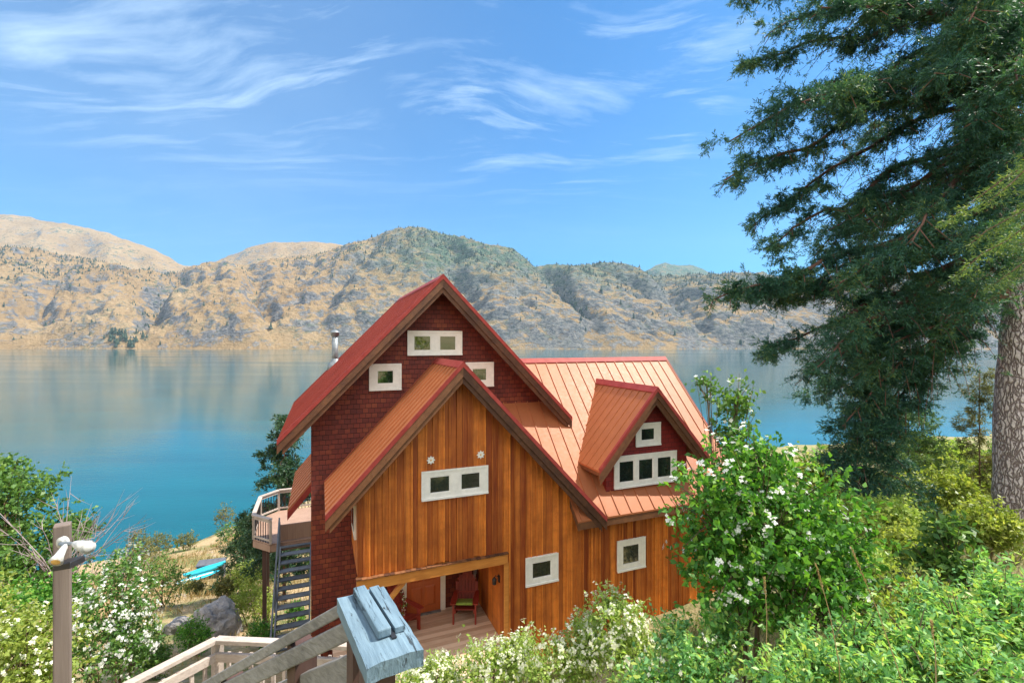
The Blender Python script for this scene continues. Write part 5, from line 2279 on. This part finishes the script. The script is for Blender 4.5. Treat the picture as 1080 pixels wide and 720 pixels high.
# --- sunlit shrubs on the bank behind the mock orange
BANK = [
    (880, 545, 10., 40, 34, M_YELLEAF, 'sunlit yellow-green shrub just right of the white-flowered shrub'),
    (930, 545, 9.0, 42, 32, M_PALELEAF, 'pale sunlit shrub in front of the young dark fir'),
    (985, 520, 11., 46, 34, M_YELLEAF, 'bright yellow-green shrub on the bank below the small yellow fir'),
    (1030, 510, 14., 40, 34, M_YELLEAF, 'sunny shrub at the rim of the bank left of the old trunk'),
    (960, 572, 7.5, 40, 24, M_YELLEAF, 'low yellow-green shrub on the sunlit bank behind the leafy undergrowth'),
    (1040, 555, 8.5, 36, 34, M_YELLEAF, 'bright shrub touching the left side of the old trunk'),
    (905, 590, 6.5, 36, 24, M_PALELEAF, 'pale bleached shrub between the white-flowered shrub and the undergrowth'),
    (990, 478, 18., 44, 22, M_PALELEAF, 'pale green shrub farthest along the bank, in front of the bright water'),
    (868, 500, 12., 30, 28, M_YELLEAF, 'yellow-green shrub between the white-flowered shrub and the young dark fir'),
    (1064, 500, 17., 30, 40, M_MIDLEAF, 'mid green shrub seen past the left edge of the old trunk'),
]
for i, (px, py, d, rx, ry, m_, lab) in enumerate(BANK):
    bush('bank_shrub', lab, 'shrub', [lb(px, py, d, rx * .8, ry * .9), lb(px - rx * .5, py + 6, d + .2, rx * .5, ry * .7), lb(px + rx * .5, py + 4, d - .2, rx * .55, ry * .75)],
         560, 8, .011 * d * .8, .006 * d * .8, m_, 140 + i, spread=.026 * d, stems=8, group='sunlit shrubs on the bank')


# --- flowering vine in front of the porch
def vine():
    rg = np.random.default_rng(3)
    p = Vector(on_floor(425, 672))
    t = thing('flowering_vine', 'thin vine with tiny white flowers climbing beside the porch brace', 'plant', p)
    pts = [Vector((0.02 * math.sin(k), .02 * math.cos(k * 1.7), k * .115)) for k in range(12)]
    m = MB()
    m.tube(pts, [.008 - .0005 * k for k in range(12)], 5)
    m.build('stem', M_STEM, t, (0, 0, 0))
    k = rg.integers(0, 12, 80)
    C = np.array([tuple(pts[i]) for i in k]) + rg.normal(size=(80, 3)) * .03
    quads_mesh('foliage', leaves(C, unit(80, rg), unit(80, rg), .06, .035), rg.random(80), M_MIDLEAF, t, (0, 0, 0))
    k = rg.integers(2, 12, 44)
    C = np.array([tuple(pts[i]) for i in k]) + rg.normal(size=(44, 3)) * .02
    quads_mesh('flowers', leaves(C, unit(44, rg), unit(44, rg), .05, .045), rg.random(44), M_PETAL, t, (0, 0, 0))


vine()


# --- tall dry stalks in the undergrowth
def stalks():
    rg = np.random.default_rng(8)
    for i, (p0, p1, d, lab) in enumerate((((885, 700), (861, 596), 2.7, 'tall straw-coloured grass stalk leaning left in front of the white-flowered shrub'),
                                          ((952, 720), (898, 578), 2.6, 'longest straw grass stalk, leaning left over the undergrowth'),
                                          ((987, 722), (982, 655), 2.4, 'upright straw grass stalk near the bottom right'),
                                          ((808, 690), (806, 610), 2.9, 'upright grass stalk at the foot of the white-flowered shrub'))):
        a, b = at(*p0, d), at(*p1, d + .1)
        g = Vector((a.x + (a.x - b.x) * .5, a.y, min(gz(a.x, a.y), a.z - .3)))
        t = thing('grass_stalk', lab, 'grass stalk', g, 0, 'dry grass stalks')
        m = MB()
        mid = a.lerp(b, .5) + Vector((.01, 0, .01))
        m.tube([Vector((0, 0, -.05)), a - g, mid - g, b - g], [.004, .003, .0025, .0012], 5)
        m.build('stem', M_STRAW, t, (0, 0, 0))
        f = rg.random(60) ** .6
        C = np.array([tuple((mid - g).lerp(b - g, .35 + .65 * float(x))) for x in f])
        D = nrm(np.array([tuple((b - a).normalized())]) + .5 * unit(60, rg))
        quads_mesh('seed_head', leaves(C, D, unit(60, rg), .022, .005), rg.random(60), M_STRAW, t, (0, 0, 0))


stalks()


# --- grass
def grass(name, n, region, m, seed, hgt, wid, label):
    rg = np.random.default_rng(seed)
    x0, x1, y0_, y1 = region
    x = rg.uniform(x0, x1, n * 3)
    y = rg.uniform(y0_, y1, n * 3)
    f = fbm(x / 2.2, y / 2.2, 3, seed)
    hu = (x - HX) * UV[0].x + (y - HY) * UV[0].y
    hv = (x - HX) * UV[1].x + (y - HY) * UV[1].y
    inside = (hu > -4.6) & (hu < 7.7) & (hv > -1.7) & (hv < 9)
    keep = (f > .42) & ~inside & (ground(x, y) > LAKE_Z + .5)
    x, y = x[keep][:n], y[keep][:n]
    z = ground(x, y)
    C = np.stack([x, y, z - .02], -1)
    D = nrm(rg.normal(size=(len(x), 3)) * .35 + np.array([.1, 0, 1.]))
    sc = np.sqrt(x * x + y * y)
    L = hgt * rg.uniform(.5, 1.3, len(x)) * np.clip(.5 + sc / 25, .6, 2)
    q = leaves(C, D, unit(len(x), rg), L, wid * np.clip(sc / 10, .7, 4), .0, .3)
    o = quads_mesh(name, q, rg.random(len(x)), m)
    struct(o, 'stuff')
    tag(o, label, 'grass')


grass('dry_grass', 26000, (-34, -3, 5, 62), M_STRAW, 201, .28, .012, 'dry straw-coloured grass covering the slope left of the house')
grass('green_grass', 34000, (2, 30, 3, 32), M_GRASS, 202, .34, .012, 'long sunlit green grass on the bank right of the house')
grass('undergrowth_grass', 20000, (-5, 7, 2.2, 11), M_GRASS, 203, .3, .008, 'green grass and weeds below the foreground railing')


# ------------------------------------------------------------------ the air over the lake
def haze():
    m = bpy.data.materials.new('lake_haze')
    m.use_nodes = True
    t = NT(m.node_tree)
    t.n.remove(t.n['Principled BSDF'])
    v = t.node('ShaderNodeVolumePrincipled')
    v.inputs['Color'].default_value = (.50, .78, 1, 1)
    v.inputs['Density'].default_value = HAZE
    v.inputs['Anisotropy'].default_value = .2
    t.link(v.outputs[0], t.n['Material Output'].inputs['Volume'])
    mb = MB()
    mb.box(-12000, 12000, -400, 9000, -64, 1900)
    o = mb.build('haze', m)
    struct(o, 'stuff')
    tag(o, 'thin bluish haze in the air over the lake and hills', 'haze')


HAZE = 5.2e-5
haze()
